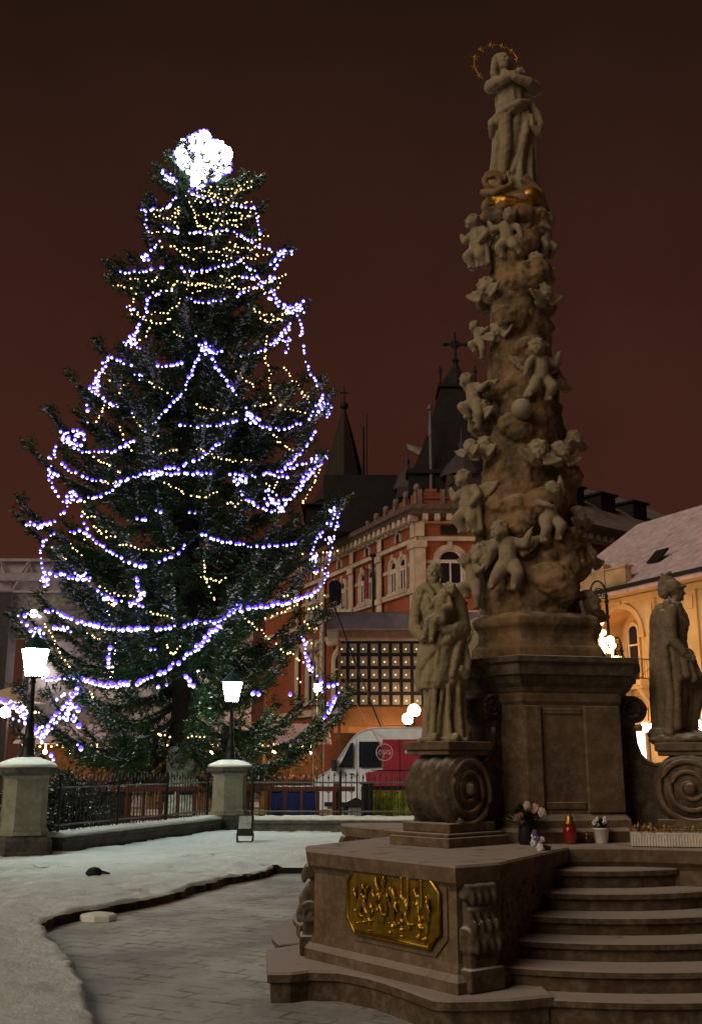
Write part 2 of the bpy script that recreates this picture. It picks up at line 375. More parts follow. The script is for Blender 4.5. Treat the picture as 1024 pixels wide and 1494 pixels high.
def lamp_pedestal(c, s, label, rot):
    root = thing('lamp_pedestal', label, 'pedestal', c, 0, 'stone pedestals carrying street lamps')
    def oct_(w, ch):
        h = w / 2; pts = [(-h + ch, -h), (h - ch, -h), (h, -h + ch), (h, h - ch), (h - ch, h), (-h + ch, h), (-h, h - ch), (-h, -h + ch)]
        ca, sa = math.cos(rot), math.sin(rot)
        return [(c.x + x * ca - y * sa, c.y + x * sa + y * ca) for x, y in pts]
    q = MB(); moulding(q, oct_(.98 * s, .10), [(0, 0), (.16, 0), (.18, -.015), (.36, -.015), (.40, -.05), (.44, -.09)]); q.build('base', M['stone_wall'], root)
    q = MB(); moulding(q, oct_(.80 * s, .15), [(.44, .03), (.48, .03), (.50, .01), (.54, .015), (.57, -.01), (.60, -.02), (1.38, -.03), (1.42, -.01), (1.44, .0)]); q.build('shaft', M['stone_ped'], root)
    q = MB(); moulding(q, oct_(.88 * s, .15), [(1.44, 0), (1.47, .03), (1.49, .05), (1.57, .055), (1.58, .03)]); q.build('cap', M['stone_wall'], root)
    q = MB(); P_ = oct_(.90 * s, .15); rings = [[(p[0] + random.uniform(-.012, .012), p[1] + random.uniform(-.012, .012), z + random.uniform(-.008, .008)) for p in offset(P_, o_)] for z, o_ in ((1.579, .03), (1.61, .045), (1.655, .0), (1.70, -.11), (1.74, -.22), (1.755, -.30))]
    o = q.loft(rings).build('snow', M['snow_cap'], root, True)
    return root
lamp_pedestal(PL, .94, 'pale stone pedestal with snow cap under the left street lamp', R(28))
lamp_pedestal(PC, .98, 'pale stone pedestal with snow cap under the lamp before the spruce', R(22))
def street_lamp(c, label):
    root = thing('street_lamp', label, 'street lamp', c, 0, 'lit lanterns on stone pedestals')
    o = Vector(c)
    q = MB(); q.lathe(o, [(.19, 0), (.19, .05), (.16, .07), (.15, .16), (.12, .19), (.105, .42), (.12, .45), (.085, .50), (.07, .75), (.09, .78), (.05, .84), (.036, 1.42), (.06, 1.45), (.035, 1.49), (.07, 1.56)], 16); q.build('pole', M['iron'], root, True)
    q = MB(); q.lathe(o, [(.135, 1.56), (.15, 1.565), (.245, 2.02), (.245, 2.04)], 8); q.build('lantern_glass', M['lamp'], root)
    q = MB(); q.lathe(o, [(.15, 1.53), (.16, 1.55), (.15, 1.562)], 8)
    for j in range(8):
        a = 2 * math.pi * j / 8; ca, sa = math.cos(a), math.sin(a)
        q.tube([o + Vector((.153 * ca, .153 * sa, 1.56)), o + Vector((.249 * ca, .249 * sa, 2.03))], .008, 4)
    q.build('frame', M['iron'], root)
    q = MB(); q.lathe(o, [(.27, 2.035), (.275, 2.06), (.20, 2.15), (.12, 2.23), (.06, 2.27), (.05, 2.30), (.02, 2.34), (.006, 2.43)], 8); q.build('hood', M['lamp_green'], root)
    return root
street_lamp(PL + Vector((0, 0, 1.62)), 'nearer street lamp, bright white lantern on the left stone pedestal')
street_lamp(PC + Vector((0, 0, 1.62)), 'farther street lamp, white lantern shining in front of the spruce')
def railing(a, b, label, z0=.44):
    a = Vector(a); b = Vector(b); L = (b - a).length; t = (b - a).normalized()
    root = thing('iron_railing', label, 'railing', a, 0, 'black iron railings on the low walls')
    q = MB(); Z = Vector((0, 0, 1))
    for z in (.56, 1.22): q.tube([a + Z * z, b + Z * z], .022, 6)
    q.build('rail', M['iron_frost'], root)
    n = int(L / .135); q = MB()
    for i in range(1, n):
        p_ = a + t * (L * i / n); tall = (1.36 if i % 2 else 1.30)
        q.tube([p_ + Z * z0, p_ + Z * tall], .011, 5)
        q.lathe(p_ + Z * tall, [(.011, 0), (.03, .02), (.02, .06), (.002, .13)], 5)
        if i % 2 == 0:
            q.tube([p_ + Z * 1.04 + t * (.05 * math.cos(k)) + Z * (.05 * math.sin(k)) for k in np.linspace(0, 6.28, 11)], .008, 4)
    q.build('bars', M['iron'], root)
    for i in range(0, int(L / 2.1) + 1):
        p_ = a + t * min(L - .1, .1 + 2.1 * i); w = MB(); w.tube([p_ + Z * .40, p_ + Z * 1.42], .032, 8); w.lathe(p_ + Z * 1.42, [(.04, 0), (.045, .03), (.02, .06), (.002, .12)], 8); w.build('post', M['iron'], root)
    return root
M['iron_frost'] = plain('frosted_iron', (.10, .105, .10), .6)
railing((-5.34, 19.35, 0), (-3.38, 25.6, 0), 'black iron railing with spear tips between the lamp pedestals')
railing((-2.45, 25.4, 0), (4.8, 25.0, 0), 'black iron railing with spear tips right of the farther lamp pedestal')
railing((-6.2, 18.58, 0), (-12.9, 15.65, 0), 'black iron railing leaving the photo left of the near pedestal')
# floodlight box standing in the snow
c = gnd(357, 1229, .12); root = thing('floodlight', 'small black floodlight box standing in snow before the farther pedestal', 'floodlight', c)
q = MB(); q.box(-.16, .16, -.10, .10, .13, .52, Matrix.Translation(c) @ Matrix.Rotation(R(-14), 4, 'X')); bevel(q.build('housing', M['black'], root), .015)
q = MB(); q.box(-.125, .125, -.112, -.101, .24, .49, Matrix.Translation(c) @ Matrix.Rotation(R(-14), 4, 'X')); q.build('front_glass', plain('frosted_glass', (.28, .30, .29), .3, var=.3, scale=12), root)
q = MB()
for sx_ in (-1, 1): q.tube([c + Vector((sx_ * .15, -.13, 0)), c + Vector((sx_ * .17, .05, .16)), c + Vector((sx_ * .15, .16, 0))], .013, 5)
q.tube([c + Vector((-.15, -.13, .012)), c + Vector((.15, -.13, .012))], .013, 5); q.build('stand', M['iron'], root)

# ================================================================== THINGS BEHIND THE RAILING
def barrier(a, b, label, thick=None):
    a = Vector(a); b = Vector(b); L = (b - a).length; t = (b - a).normalized(); Z = Vector((0, 0, 1))
    root = thing('wooden_barrier', label, 'barrier', a, 0, 'red brown wooden barriers round the spruce')
    q = MB(); ang = math.atan2(t.y, t.x); Mx = Matrix.Translation(a) @ Matrix.Rotation(ang, 4, 'Z')
    q.box(0, L, -.03, .03, .98, 1.10, Mx); q.box(0, L, -.03, .03, .30, .40, Mx); q.build('rail', M['redwood'], root)
    q = MB(); n = int(L / .42)
    for i in range(n): q.box(.2 + i * .42, .29 + i * .42, -.055, -.032, .12, .975, Mx)
    q.build('slats', M['redwood'], root)
    for i in range(int(L / 2.3) + 1):
        w = MB(); x = min(L - .08, .08 + i * 2.3); w.box(x - .07, x + .07, .032, .15, 0, 1.22, Mx); w.build('post', M['redwood'], root)
    return root
barrier((-7.9, 26.2, 0), (-3.75, 26.9, 0), 'red brown wooden barrier under the spruce left of its trunk')
barrier((-2.75, 27.2, 0), (.1, 26.9, 0), 'red brown wooden barrier right of the farther lamp pedestal')
def crate(px, py, Y, w, h, mat, label, cat):
    c = at(px, py, Y); c.z = 0; root = thing('storage_box', label, cat, c)
    q = MB(); q.box(c.x - w / 2, c.x + w / 2, Y - .3, Y + .3, .05, h); bevel(q.build('body', mat, root), .03)
    q = MB(); q.box(c.x - w / 2 - .03, c.x + w / 2 + .03, Y - .33, Y + .33, h + .002, h + .06); bevel(q.build('lid', mat, root), .02)
    q = MB(); q.loft([[(c.x + sx_ * (w / 2 - i_), Y + sy_ * (.3 - i_), h + .061 + z) for sx_, sy_ in ((-1, -1), (1, -1), (1, 1), (-1, 1))] for z, i_ in ((0, 0), (.04, .01), (.08, .08))]); q.build('snow', M['snow_cap'], root, True)
    for sx_ in (-1, 1): q = MB(); q.box(c.x + sx_ * w * .36 - .05, c.x + sx_ * w * .36 + .05, Y - .36, Y - .302, h * .5, h * .58); q.build('handle', M['black'], root)
    return root
crate(428, 1180, 28.0, 1.15, .95, M['blue'], 'blue plastic box with snow on its lid behind the red barrier', 'box')
crate(165, 1180, 27.4, .75, .95, M['black'], 'dark bin with snow on its lid behind the railing', 'bin')
# guard panel and post in front of the van
c = at(568, 1180, 26.6); root = thing('green_banner', 'yellow green banner on a frame behind the railing in front of the van', 'banner', (c.x, 26.6, 0))
q = MB(); N = 16
q.loft([[(c.x - .62 + 1.35 * i / N, 26.6 + .025 * math.sin(i * 1.7) + s_, z) for i in range(N + 1)] + [(c.x - .62 + 1.35 * i / N, 26.612 + .025 * math.sin(i * 1.7) + s_, z) for i in range(N, -1, -1)] for z, s_ in ((.22, .02), (.5, 0), (.75, .015), (1.0, 0))])
q.build('cloth', plain('yellow_green_cloth', (.17, .20, .012), .8, var=.45, scale=5), root, True)
q = MB(); q.box(c.x - .70, c.x + .78, 26.58, 26.64, 1.02, 1.12); q.box(c.x - .70, c.x - .64, 26.58, 26.64, 0, 1.02); q.box(c.x + .74, c.x + .78, 26.58, 26.64, 0, 1.02); q.build('frame', M['black'], root)
c = at(537, 1170, 26.2); q = MB(); q.box(c.x - .15, c.x + .12, 26.05, 26.3, 0, 1.16); q.box(c.x - .19, c.x + .16, 26.01, 26.34, 1.16, 1.22)
tag(bevel(q.build('metal_cabinet', M['black']), .02), 'narrow black metal cabinet between railing and van', 'cabinet')

# ================================================================== VAN
def van():
    root = thing('delivery_van', 'white and red delivery van with round emblem parked behind the railing', 'van', (-1.05, 30.0, 0))
    X0, Y0 = -1.05, 30.0
    prof = [(.10, .42), (.02, .62), (.0, 1.0), (.06, 1.24), (.18, 1.36), (.46, 1.50), (.62, 1.72), (1.02, 2.30), (1.20, 2.50), (1.48, 2.63), (1.75, 2.68), (5.6, 2.72), (5.78, 2.60), (5.82, .45), (4.95, .42), (4.80, .62), (4.55, .75), (4.30, .62), (4.15, .40), (1.60, .40), (1.45, .62), (1.18, .75), (.92, .62), (.78, .42)]
    white = plain('white_van_paint', (.62, .57, .60), .35, var=.06, spec=.5); red = plain('red_van_paint', (.27, .014, .032), .45, var=.2, scale=2, spec=.5)
    q = MB()
    q.loft([[(X0 + x + (.03 if k in (0, 4) else 0), Y0 + y, .42 + (z - .42) * s_) for x, z in prof] for k, (y, s_) in enumerate(((0.06, .985), (0, 1), (1., 1.012), (1.92, 1), (1.98, .985)))])
    bevel(q.build('body', white, root, True), .03)
    def panel(pts, y, name, mat, par=root, th=.012):
        w = MB(); w.extrude([(X0 + x, Y0 + y, z) for x, z in pts], (0, -th, 0)); return w.build(name, mat, par)
    panel([(1.55, .62), (5.75, .62), (5.75, 2.34), (1.95, 2.34), (1.95, 1.50), (1.45, 1.42)], -.004, 'red_side', red)
    panel([(.70, 1.56), (1.10, 1.56), (1.12, 2.24), (1.05, 2.24)], -.006, 'door_window', M['glass_dark'])
    panel([(1.28, 1.56), (1.88, 1.58), (1.88, 2.28), (1.28, 2.28)], -.008, 'side_window', M['glass_dark'])
    for k, x in enumerate((1.20, 2.42, 4.0)):
        panel([(x, .55), (x + .018, .55), (x + .018, 2.36), (x, 2.36)], -.018, 'panel_seam', M['black'], th=.006)
    panel([(1.6, 1.48), (5.7, 1.48), (5.7, 1.50), (1.6, 1.50)], -.018, 'side_trim', M['black'], th=.02)
    panel([(.3, .50), (5.7, .46), (5.7, .60), (.3, .62)], -.018, 'sill_strip', M['black'], th=.03)
    ws = MB(); ws.loft([[(X0 + .50 + d_, Y0 + .18, 1.56), (X0 + .50 + d_, Y0 + 1.8, 1.56), (X0 + 1.0 + d_, Y0 + 1.75, 2.28), (X0 + 1.0 + d_, Y0 + .23, 2.28)] for d_ in (.012, -.012)]); ws.build('windscreen', M['glass_dark'], root)
    E_ = (2.0, 1.98); em = MB(); em.tube([(X0 + E_[0] + .23 * math.cos(a), Y0 - .024, E_[1] + .23 * math.sin(a)) for a in np.linspace(0, 6.283, 33)], .013, 5)
    for pts in ([(-.2, .12), (-.26, -.02), (-.18, -.12), (-.1, 0), (-.18, .12)], [(-.04, -.22), (-.02, .08), (.08, .1), (.08, -.04), (-.02, -.06)], [(.24, .08), (.14, .08), (.13, -.08), (.22, -.08), (.25, .1), (.27, -.1)]):
        em.tube([(X0 + E_[0] + a * .64, Y0 - .024, E_[1] + b * .64) for a, b in pts], .014, 4)
    em.build('emblem', plain('pale_pink_vinyl', (.62, .34, .38), .5), root)
    t = MB()
    for k in range(9): t.box(X0 + 2.58 + k * .07, X0 + 2.63 + k * .07, Y0 - .026, Y0 - .019, 1.95, 2.02 if k % 3 else 2.05)
    t.build('side_lettering', plain('white_vinyl', (.6, .5, .5), .5), root)
    hl = MB(); hl.ell((X0 + .16, Y0 + .10, 1.08), (.15, .09, .13), n=2); hl.build('headlight', plain('headlight_glass', (.5, .5, .55), .1, spec=.8), root, True)
    mr = MB(); mr.box(X0 + .50, X0 + .66, Y0 - .26, Y0 - .06, 1.46, 1.78); bevel(mr.build('wing_mirror', M['black'], root), .03)
    hd = MB(); hd.box(X0 + 1.02, X0 + 1.14, Y0 - .03, Y0 - .007, 1.36, 1.40); hd.build('door_handle', M['black'], root)
    for x in (1.18, 4.55):
        for y in (.12, 1.86):
            w = MB(); Mx = Matrix.Translation((X0 + x, Y0 + y, .34)) @ Matrix.Rotation(R(90), 4, 'X')
            w.lathe((0, 0, 0), [(.24, -.11), (.33, -.11), (.345, -.07), (.345, .07), (.33, .11), (.24, .11)], 24); w.v = [tuple(Mx @ Vector(p)) for p in w.v]; wh = w.build('wheel', M['black'], root, True)
            w = MB(); w.lathe((0, 0, 0), [(.05, .118), (.10, .125), (.225, .112), (.24, .09), (.24, -.09)], 20); w.v = [tuple(Mx @ Vector(p)) for p in w.v]; w.build('rim', M['steel'], wh)
van()
# ================================================================== THE MONUMENT
C0 = Vector((1.77, 9.85)); ZT = .97
mon = thing('monument', 'baroque stone column of clouds and cherubs on stepped platform with saints', 'monument', (C0.x, C0.y, 0))
def rot2(p, a): 
    ca, sa = math.cos(a), math.sin(a); return (C0.x + (p[0] - C0.x) * ca - (p[1] - C0.y) * sa, C0.y + (p[0] - C0.x) * sa + (p[1] - C0.y) * ca)
L1b, L1, R1, R1b, NL, NR = (-.30, 8.74), (-.28, 8.39), (.69, 7.13), (.95, 7.32), (1.70, 8.68), (2.27, 8.66)
A3 = [0, R(120), R(240)]
ARMS = [[list(rot2(p, a)) for p in (L1b, L1, R1, R1b, NL, NR)] for a in A3]
ARMS[1][0] = (3.62, 8.12); ARMS[1][1] = (3.98, 8.2); ARMS[1][2] = (4.72, 10.0)
OUT = [tuple(p) for arm in ARMS for p in arm]
q = MB(); moulding(q, OUT, [(.18, .07), (.26, .07), (.30, .03), (.36, 0), (.80, 0), (.83, .02), (.86, .055), (.955, .07), (ZT, .055)])
q.build('platform', M['stone_plat'] if 'stone_plat' in M else M['stone'], mon)
SLAB = [(-.2, 9.2), (-.66, 8.74), (-.575, 7.80), (-.42, 7.80), (-.3, 7.88), (-.08, 7.85), (.12, 7.66), (.27, 7.43), (.41, 7.17), (.52, 6.96), (.62, 6.93), (1.0, 6.97), (1.27, 7.08), (1.25, 7.7), (1.2, 8.7), (.5, 9.3)]
for a in A3:
    P_ = [rot2(p, a) for p in SLAB]; q = MB()
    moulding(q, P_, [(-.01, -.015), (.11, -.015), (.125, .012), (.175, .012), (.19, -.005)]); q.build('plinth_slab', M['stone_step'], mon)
# curved stairs in each of the three recesses
ZS = [.82, .685, .555, .43, .305, .165]
Oc = Vector((1.95, 9.6))
for ka, a in enumerate(A3):
    for k, zt in enumerate(ZS):
        Y_ = .25 * (k + 1) / .845; Lk = Vector((NL[0] - .54 * Y_, NL[1] - .845 * Y_)); r_ = (Lk - Oc).length - (.09 if k == 5 else 0)
        if ka: r_ = 1.24 + .185 * k
        th0 = math.atan2(Lk.y - Oc.y, Lk.x - Oc.x) - (.03 if not ka else .12); pts = []; th = th0
        rr = (Vector(ARMS[1][0]) - Vector(NR)).to_2d(); 
        while th < th0 + 2.6:
            p_ = Vector((Oc.x + r_ * math.cos(th), Oc.y + r_ * math.sin(th)))
            pts.append(tuple(p_)); v = p_ - Vector(NR)
            if p_.x > 2 and rr.x * v.y - rr.y * v.x > .05: break
            th += .035
        poly = pts + [(2.3, 9.0), (1.7, 9.0)]
        poly = [rot2(p, a) for p in poly]; q = MB()
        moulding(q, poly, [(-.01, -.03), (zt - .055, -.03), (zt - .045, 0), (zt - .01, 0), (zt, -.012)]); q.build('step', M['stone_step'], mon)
# gilded relief on each arm's face
class Wall2:
    def __init__(s, p0, p1):
        s.p = Vector((p0[0], p0[1], 0)); d_ = Vector((p1[0] - p0[0], p1[1] - p0[1], 0)); s.L = d_.length; s.d = d_.normalized(); s.n = Vector((s.d.y, -s.d.x, 0))
    def pt(s, u, z, n=0): return s.p + s.d * u + s.n * n + Vector((0, 0, z))
    def uz(s, px, py):
        d_ = ray(px, py); c_ = Vector((0, 0, CAM_H)); t = (s.p - c_).dot(s.n) / d_.dot(s.n); h = c_ + d_ * t
        return (h - s.p).dot(s.d), h.z
    def box(s, mb, u0, u1, z0, z1, n0, n1):
        P = [s.pt(u, z, n) for z in (z0, z1) for n in (n0, n1) for u in (u0, u1)]
        return mb.add(P, [(0, 2, 3, 1), (4, 5, 7, 6), (0, 1, 5, 4), (2, 6, 7, 3), (0, 4, 6, 2), (1, 3, 7, 5)])
    def poly(s, mb, pts, n0, n1): return mb.extrude([s.pt(u, z, n0) for u, z in pts], s.n * (n1 - n0))
def octo(u0, u1, z0, z1, c): return [(u0 + c, z0), (u1 - c, z0), (u1, z0 + c), (u1, z1 - c), (u1 - c, z1), (u0 + c, z1), (u0, z1 - c), (u0, z0 + c)]
fw = Wall2(L1, R1)
ua, za = fw.uz(513, 1318); ub, zb = fw.uz(646, 1328); zt_ = fw.uz(580, 1273)[1]; zb_ = fw.uz(580, 1372)[1]
print('relief', ua, ub, zb_, zt_, fw.L)
for k, a in enumerate(A3):
    w = Wall2(ARMS[k][1], ARMS[k][2]); s_ = w.L / fw.L; u0, u1 = ua * s_, ub * s_
    q = MB(); w.poly(q, octo(u0 - .055, u1 + .055, zb_ - .055, zt_ + .055, .12), -.02, .014)
    q.build('relief_surround', M['stone'], mon)
    rel = MB(); w.poly(rel, octo(u0, u1, zb_, zt_, .095), .016, .034); rp = rel.build('relief_panel', M['gold'], mon)
    fr = MB(); oc = octo(u0, u1, zb_, zt_, .095); fr.tube([w.pt(u, z, .036) for u, z in oc + oc[:2]], .017, 8); fr.build('relief_frame', M['gold'], rp, True)
    rs = random.Random(4 + k); fg = MB(); uc, zc = (u0 + u1) / 2, (zb_ + zt_) / 2; wd, hg = u1 - u0, zt_ - zb_
    def figure(u, z, h, lean=0.):
        b = [w.pt(u, z, .036), w.pt(u + lean * .5, z + h * .5, .05), w.pt(u + lean, z + h * .8, .05)]
        h = h * .68; fg.chain([(*b[0], h * .17), (*b[1], h * .15), (*b[2], h * .12)]); fg.ell(w.pt(u + lean * 1.2, z + h * 1.02, .056), h * .115)
        for sg in (-1, 1): fg.cap(b[2], w.pt(u + lean + sg * h * .32, z + h * rs.uniform(.35, .85), .06), h * .06, h * .045)
    for t_ in ((-.40, -.08, .15, .0), (-.36, -.25, .13, .05), (-.24, -.30, .15, .03), (-.17, -.10, .15, .04), (-.13, .08, .17, -.02), (-.08, .19, .13, .02), (-.05, -.12, .16, .03), (.02, -.28, .17, .04), (.05, .0, .15, -.04), (.10, -.22, .15, .05), (.16, -.08, .15, -.03), (.20, -.28, .16, -.05), (.27, -.14, .14, .02), (.30, -.34, .13, .02), (.40, -.12, .16, 0), (-.28, .05, .11, .03)):
        figure(uc + t_[0] * wd, zc + t_[1] * hg, t_[2], t_[3])
    for _ in range(16): figure(uc + rs.uniform(-.38, .34) * wd, zc + rs.uniform(-.36, .12) * hg, rs.uniform(.11, .16), rs.uniform(-.05, .05))
    for cu in (.12, .19, .33): fg.cap(w.pt(uc + cu * wd, zc + .05 * hg, .036), w.pt(uc + cu * wd, zc + .44 * hg, .036), .018, .016)
    for cu in (.30, .38): fg.cap(w.pt(uc + cu * wd, zc - .3 * hg, .036), w.pt(uc + cu * wd, zc + .2 * hg, .036), .022, .02)
    for _ in range(26): fg.ell(w.pt(uc + rs.uniform(-.4, .4) * wd, zc + rs.uniform(-.42, -.1) * hg, .036), (rs.uniform(.015, .04), .02, rs.uniform(.01, .02)))
    fg.sculpt('relief_figures', M['gold'], rp, voxel=.0065, it=1)
# scroll consoles on the corners
def console(w, sc=1.0, side=1):
    q = MB(); L = w.L; m = L / 2; h = .135 * sc
    def drum(z, r_, n, hw):
        V = []; 
        q.loft([[w.pt(m + t, z + r_ * k_ * math.sin(b), n + r_ * k_ * math.cos(b)) for b in np.linspace(0, 2 * math.pi, 19)[:-1]] for t, k_ in ((-hw, .9), (-hw * .9, 1), (-hw * .35, .93), (0, 1.02), (hw * .35, .93), (hw * .9, 1), (hw, .9))])
    drum(.80, .055, .03, h * 1.05); drum(.50, .09, .035, h); drum(.655, .05, .02, h * .85); drum(.37, .06, .03, h * .8)
    w.box(q, m - h * 1.15, m + h * 1.15, .19, .33, -.05, .11); w.box(q, m - h * .9, m + h * .9, .33, .40, -.05, .08); w.box(q, m - h * .85, m + h * .85, .3, .86, -.05, .03)
    for t in (-.7, -.25, .25, .7):            # acanthus leaves
        for z, n in ((.76, .08), (.62, .065), (.58, .095), (.47, .115)): q.ell(w.pt(m + t * h, z, n), (.025, .025, .05))
    for sg in (-1, 1):
        q.tube([w.pt(m + sg * (h + .005), .50 + r_ * math.sin(b), .035 + r_ * math.cos(b)) for b, r_ in zip(np.linspace(0, 11, 40), np.linspace(.08, .02, 40))], .012, 5)
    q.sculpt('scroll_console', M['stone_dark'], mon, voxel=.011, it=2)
for k in range(3):
    console(Wall2(ARMS[k][2], ARMS[k][3])); console(Wall2(ARMS[k][0], ARMS[k][1]), .85)
    w = Wall2(ARMS[k][3], ARMS[k][4]); q = MB()          # carved leaf scrolls on the stair cheek
    for u, z, r_, s_ in ((.25, .62, .13, 1), (.42, .42, .14, -1), (.60, .66, .11, -1), (.76, .50, .12, 1), (.18, .33, .08, 1), (.95, .70, .08, 1)):
        q.tube([w.pt(u + s_ * rr_ * math.cos(b), z + rr_ * math.sin(b), .004) for b, rr_ in zip(np.linspace(0, 8, 26), np.linspace(r_, r_ * .15, 26))], .022, 5)
    for _ in range(22): q.ell(w.pt(random.uniform(.1, 1.0), random.uniform(.34, .80), 0), (.02, .03, random.uniform(.03, .07)), (random.uniform(-1, 1), 0, 0))
    q.sculpt('carved_scrollwork', M['stone'], mon, voxel=.011, it=2)
# main pedestal
AX = R(283)
def polar(r_, t, a): return (C0.x + r_ * math.cos(a) - t * math.sin(a), C0.y + r_ * math.sin(a) + t * math.cos(a))
def hexa(r_, t): return [polar(r_, sg * t, AX + k * R(120)) for k in range(3) for sg in (-1, 1)]
HX = hexa(.71, .45)
q = MB(); moulding(q, HX, [(ZT - .01, .10), (1.06, .10), (1.09, .06), (1.15, .05), (1.20, .0), (2.12, 0), (2.15, .02), (2.20, .025), (2.23, .02)]); ped = q.build('pedestal', M['stone'], mon)
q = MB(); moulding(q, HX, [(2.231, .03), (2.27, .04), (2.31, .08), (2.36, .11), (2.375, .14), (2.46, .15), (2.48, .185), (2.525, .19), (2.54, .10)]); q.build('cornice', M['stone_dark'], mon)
for k in range(3):
    w = Wall2(HX[2 * k], HX[2 * k + 1]); q = MB()
    w.box(q, .0, .15, 1.21, 2.11, -.01, .035); w.box(q, .56, w.L, 1.21, 2.11, -.01, .03); w.box(q, .17, .54, 1.24, 1.30, -.01, .012); w.box(q, .17, .54, 2.04, 2.09, -.01, .012)
    bevel(q.build('pilaster', M['stone'], ped), .008)
HB = hexa(.50, .37)
q = MB(); moulding(q, HB, [(2.53, .06), (2.64, .06), (2.67, .03), (2.72, -.005), (2.79, -.01), (2.83, .01), (2.86, .035), (2.92, .04), (2.95, .0), (2.98, -.06)]); bevel(q.build('column_base', M['stone_col'], mon), .015)
# buttresses with scrolls, and the drum shaped pedestals of the saints
ARMANG = [R(223), R(343), R(103)]
for a in ARMANG:
    er = Vector((math.cos(a), math.sin(a), 0)); et = Vector((-math.sin(a), math.cos(a), 0)); O3 = Vector((C0.x, C0.y, 0))
    prof = [(.60, .98), (1.25, .98), (1.22, 1.30), (1.17, 1.56), (1.10, 1.62), (1.02, 1.61), (.95, 1.63), (.89, 1.70), (.855, 1.80), (.845, 1.93), (.87, 2.0), (.89, 2.22), (.60, 2.22)]
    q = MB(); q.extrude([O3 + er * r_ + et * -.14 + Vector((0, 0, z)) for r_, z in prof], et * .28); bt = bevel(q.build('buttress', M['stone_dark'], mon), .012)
    q = MB(); 
    for sg in (-1, 1):
        q.tube([O3 + er * (.86 + r_ * math.cos(b)) + et * (sg * .145) + Vector((0, 0, 2.10 + r_ * math.sin(b))) for b, r_ in zip(np.linspace(0, 13, 50), np.linspace(.105, .015, 50))], .018, 6)
        q.tube([O3 + er * r_ + et * (sg * .135) + Vector((0, 0, z)) for r_, z in prof[3:10]], .022, 6)
    q.loft([[O3 + er * (.86 + .115 * math.cos(b)) + et * t + Vector((0, 0, 2.10 + .115 * math.sin(b))) for b in np.linspace(0, 6.283, 25)[:-1]] for t in (-.145, .145)])
    q.build('scroll', M['stone_dark'], bt, True)
    ctr = O3 + er * 1.30
    Mx = Matrix.Translation(ctr) @ Matrix.Rotation(a, 4, 'Z')          # local x = outward, y = tangent
    sp = MB(); sp.box(-.38, .38, -.33, .33, ZT - .005, 1.045, Mx); sp.box(-.35, .35, -.30, .30, 1.045, 1.075, Mx); sp.box(-.29, .29, -.26, .26, 1.075, 1.15, Mx); base = bevel(sp.build('statue_pedestal', M['stone'], mon), .012)
    dr = MB(); rings = []
    for t in np.linspace(-.23, .23, 41):
        e_ = .30 + .016 * math.cos(t / .23 * math.pi * 3.0); e_ = e_ if abs(t) < .225 else .285
        rings.append([Mx @ Vector((e_ * math.cos(b), t, 1.41 + e_ * math.sin(b))) for b in np.linspace(0, 2 * math.pi, 49)[:-1]])
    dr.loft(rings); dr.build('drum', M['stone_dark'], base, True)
    vs = MB()
    for sg in (-1, 1):
        vs.tube([Mx @ Vector((r_ * math.cos(-b - 1), sg * .235, 1.41 + r_ * math.sin(-b - 1))) for b, r_ in zip(np.linspace(0, 17.5, 80), np.linspace(.285, .03, 80))], [.026 - .012 * i / 80 for i in range(80)], 7)
        vs.ell(Mx @ Vector((0, sg * .235, 1.41)), .055)
    vs.build('volute', M['stone'], base, True)
    tp = MB(); tp.box(-.25, .25, -.235, .235, 1.69, 1.73, Mx); tp.box(-.275, .275, -.26, .26, 1.73, 1.80, Mx); bevel(tp.build('top_slab', M['stone'], base), .01)
# ------------------------------------------------------------------ column of clouds
SH = [(2.93, .50), (3.1, .50), (3.6, .49), (4.2, .455), (4.8, .41), (5.4, .37), (6.0, .335), (6.6, .305), (7.1, .275), (7.4, .25)]
def shaft_r(z): return float(np.interp(z, [a_ for a_, _ in SH], [b_ for _, b_ in SH]))
C3 = Vector((1.735, 9.85, 0))
q = MB(); nz_ = VN(11); rings = []
for z in np.linspace(2.93, 7.42, 90):
    ring = []
    for j in range(64):
        th = 2 * math.pi * j / 64
        k_ = 1 + .09 * math.sin(2 * th + z * 1.9) + .06 * math.sin(3 * th - z * 2.7 + 1) + .16 * (float(nz_(3 + th * 2.2 if j < 32 else 3 + (2 * math.pi - th) * 2.2, z * 1.6)) - .5)
        r_ = shaft_r(z) * .93 * (k_ if z > 3.05 else 1); ring.append((C3.x + r_ * math.cos(th), C3.y + r_ * math.sin(th), z))
    rings.append(ring)
q.loft(rings)
rc = random.Random(21)
for i in range(105):                                    # billowing clouds
    z = 3.1 + 4.2 * rc.random(); th = rc.uniform(0, 2 * math.pi); r_ = shaft_r(z) * .83; s_ = rc.uniform(.07, .20) * (.55 + .6 * shaft_r(z) / .5)
    p_ = (C3.x + r_ * math.cos(th), C3.y + r_ * math.sin(th), z)
    if i % 3: s_ *= .8; q.ell(p_, (s_ * 1.5, s_ * 1.5, s_ * rc.uniform(.8, 1.3)), (rc.uniform(-.5, .5), rc.uniform(-.5, .5), th))
    else:                                               # a rolled cloud scroll
        rr_ = s_ * .9; t_ = Vector((-math.sin(th), math.cos(th), 0)); n_ = Vector((math.cos(th), math.sin(th), 0)); tl = rc.uniform(-1, 1)
        q.tube([Vector(p_) + (t_ * math.cos(tl) + Vector((0, 0, 1)) * math.sin(tl)) * (rr_ * (1 - b / 9) * math.cos(b)) + (Vector((0, 0, 1)) * math.cos(tl) - t_ * math.sin(tl)) * (rr_ * (1 - b / 9) * math.sin(b)) + n_ * .02 for b in np.linspace(0, 5.8, 18)], s_ * .30, 7)
col = q.sculpt('cloud_column', M['stone_col'], mon, voxel=.017, it=9, disp=((.08, .24), (.022, .06)))
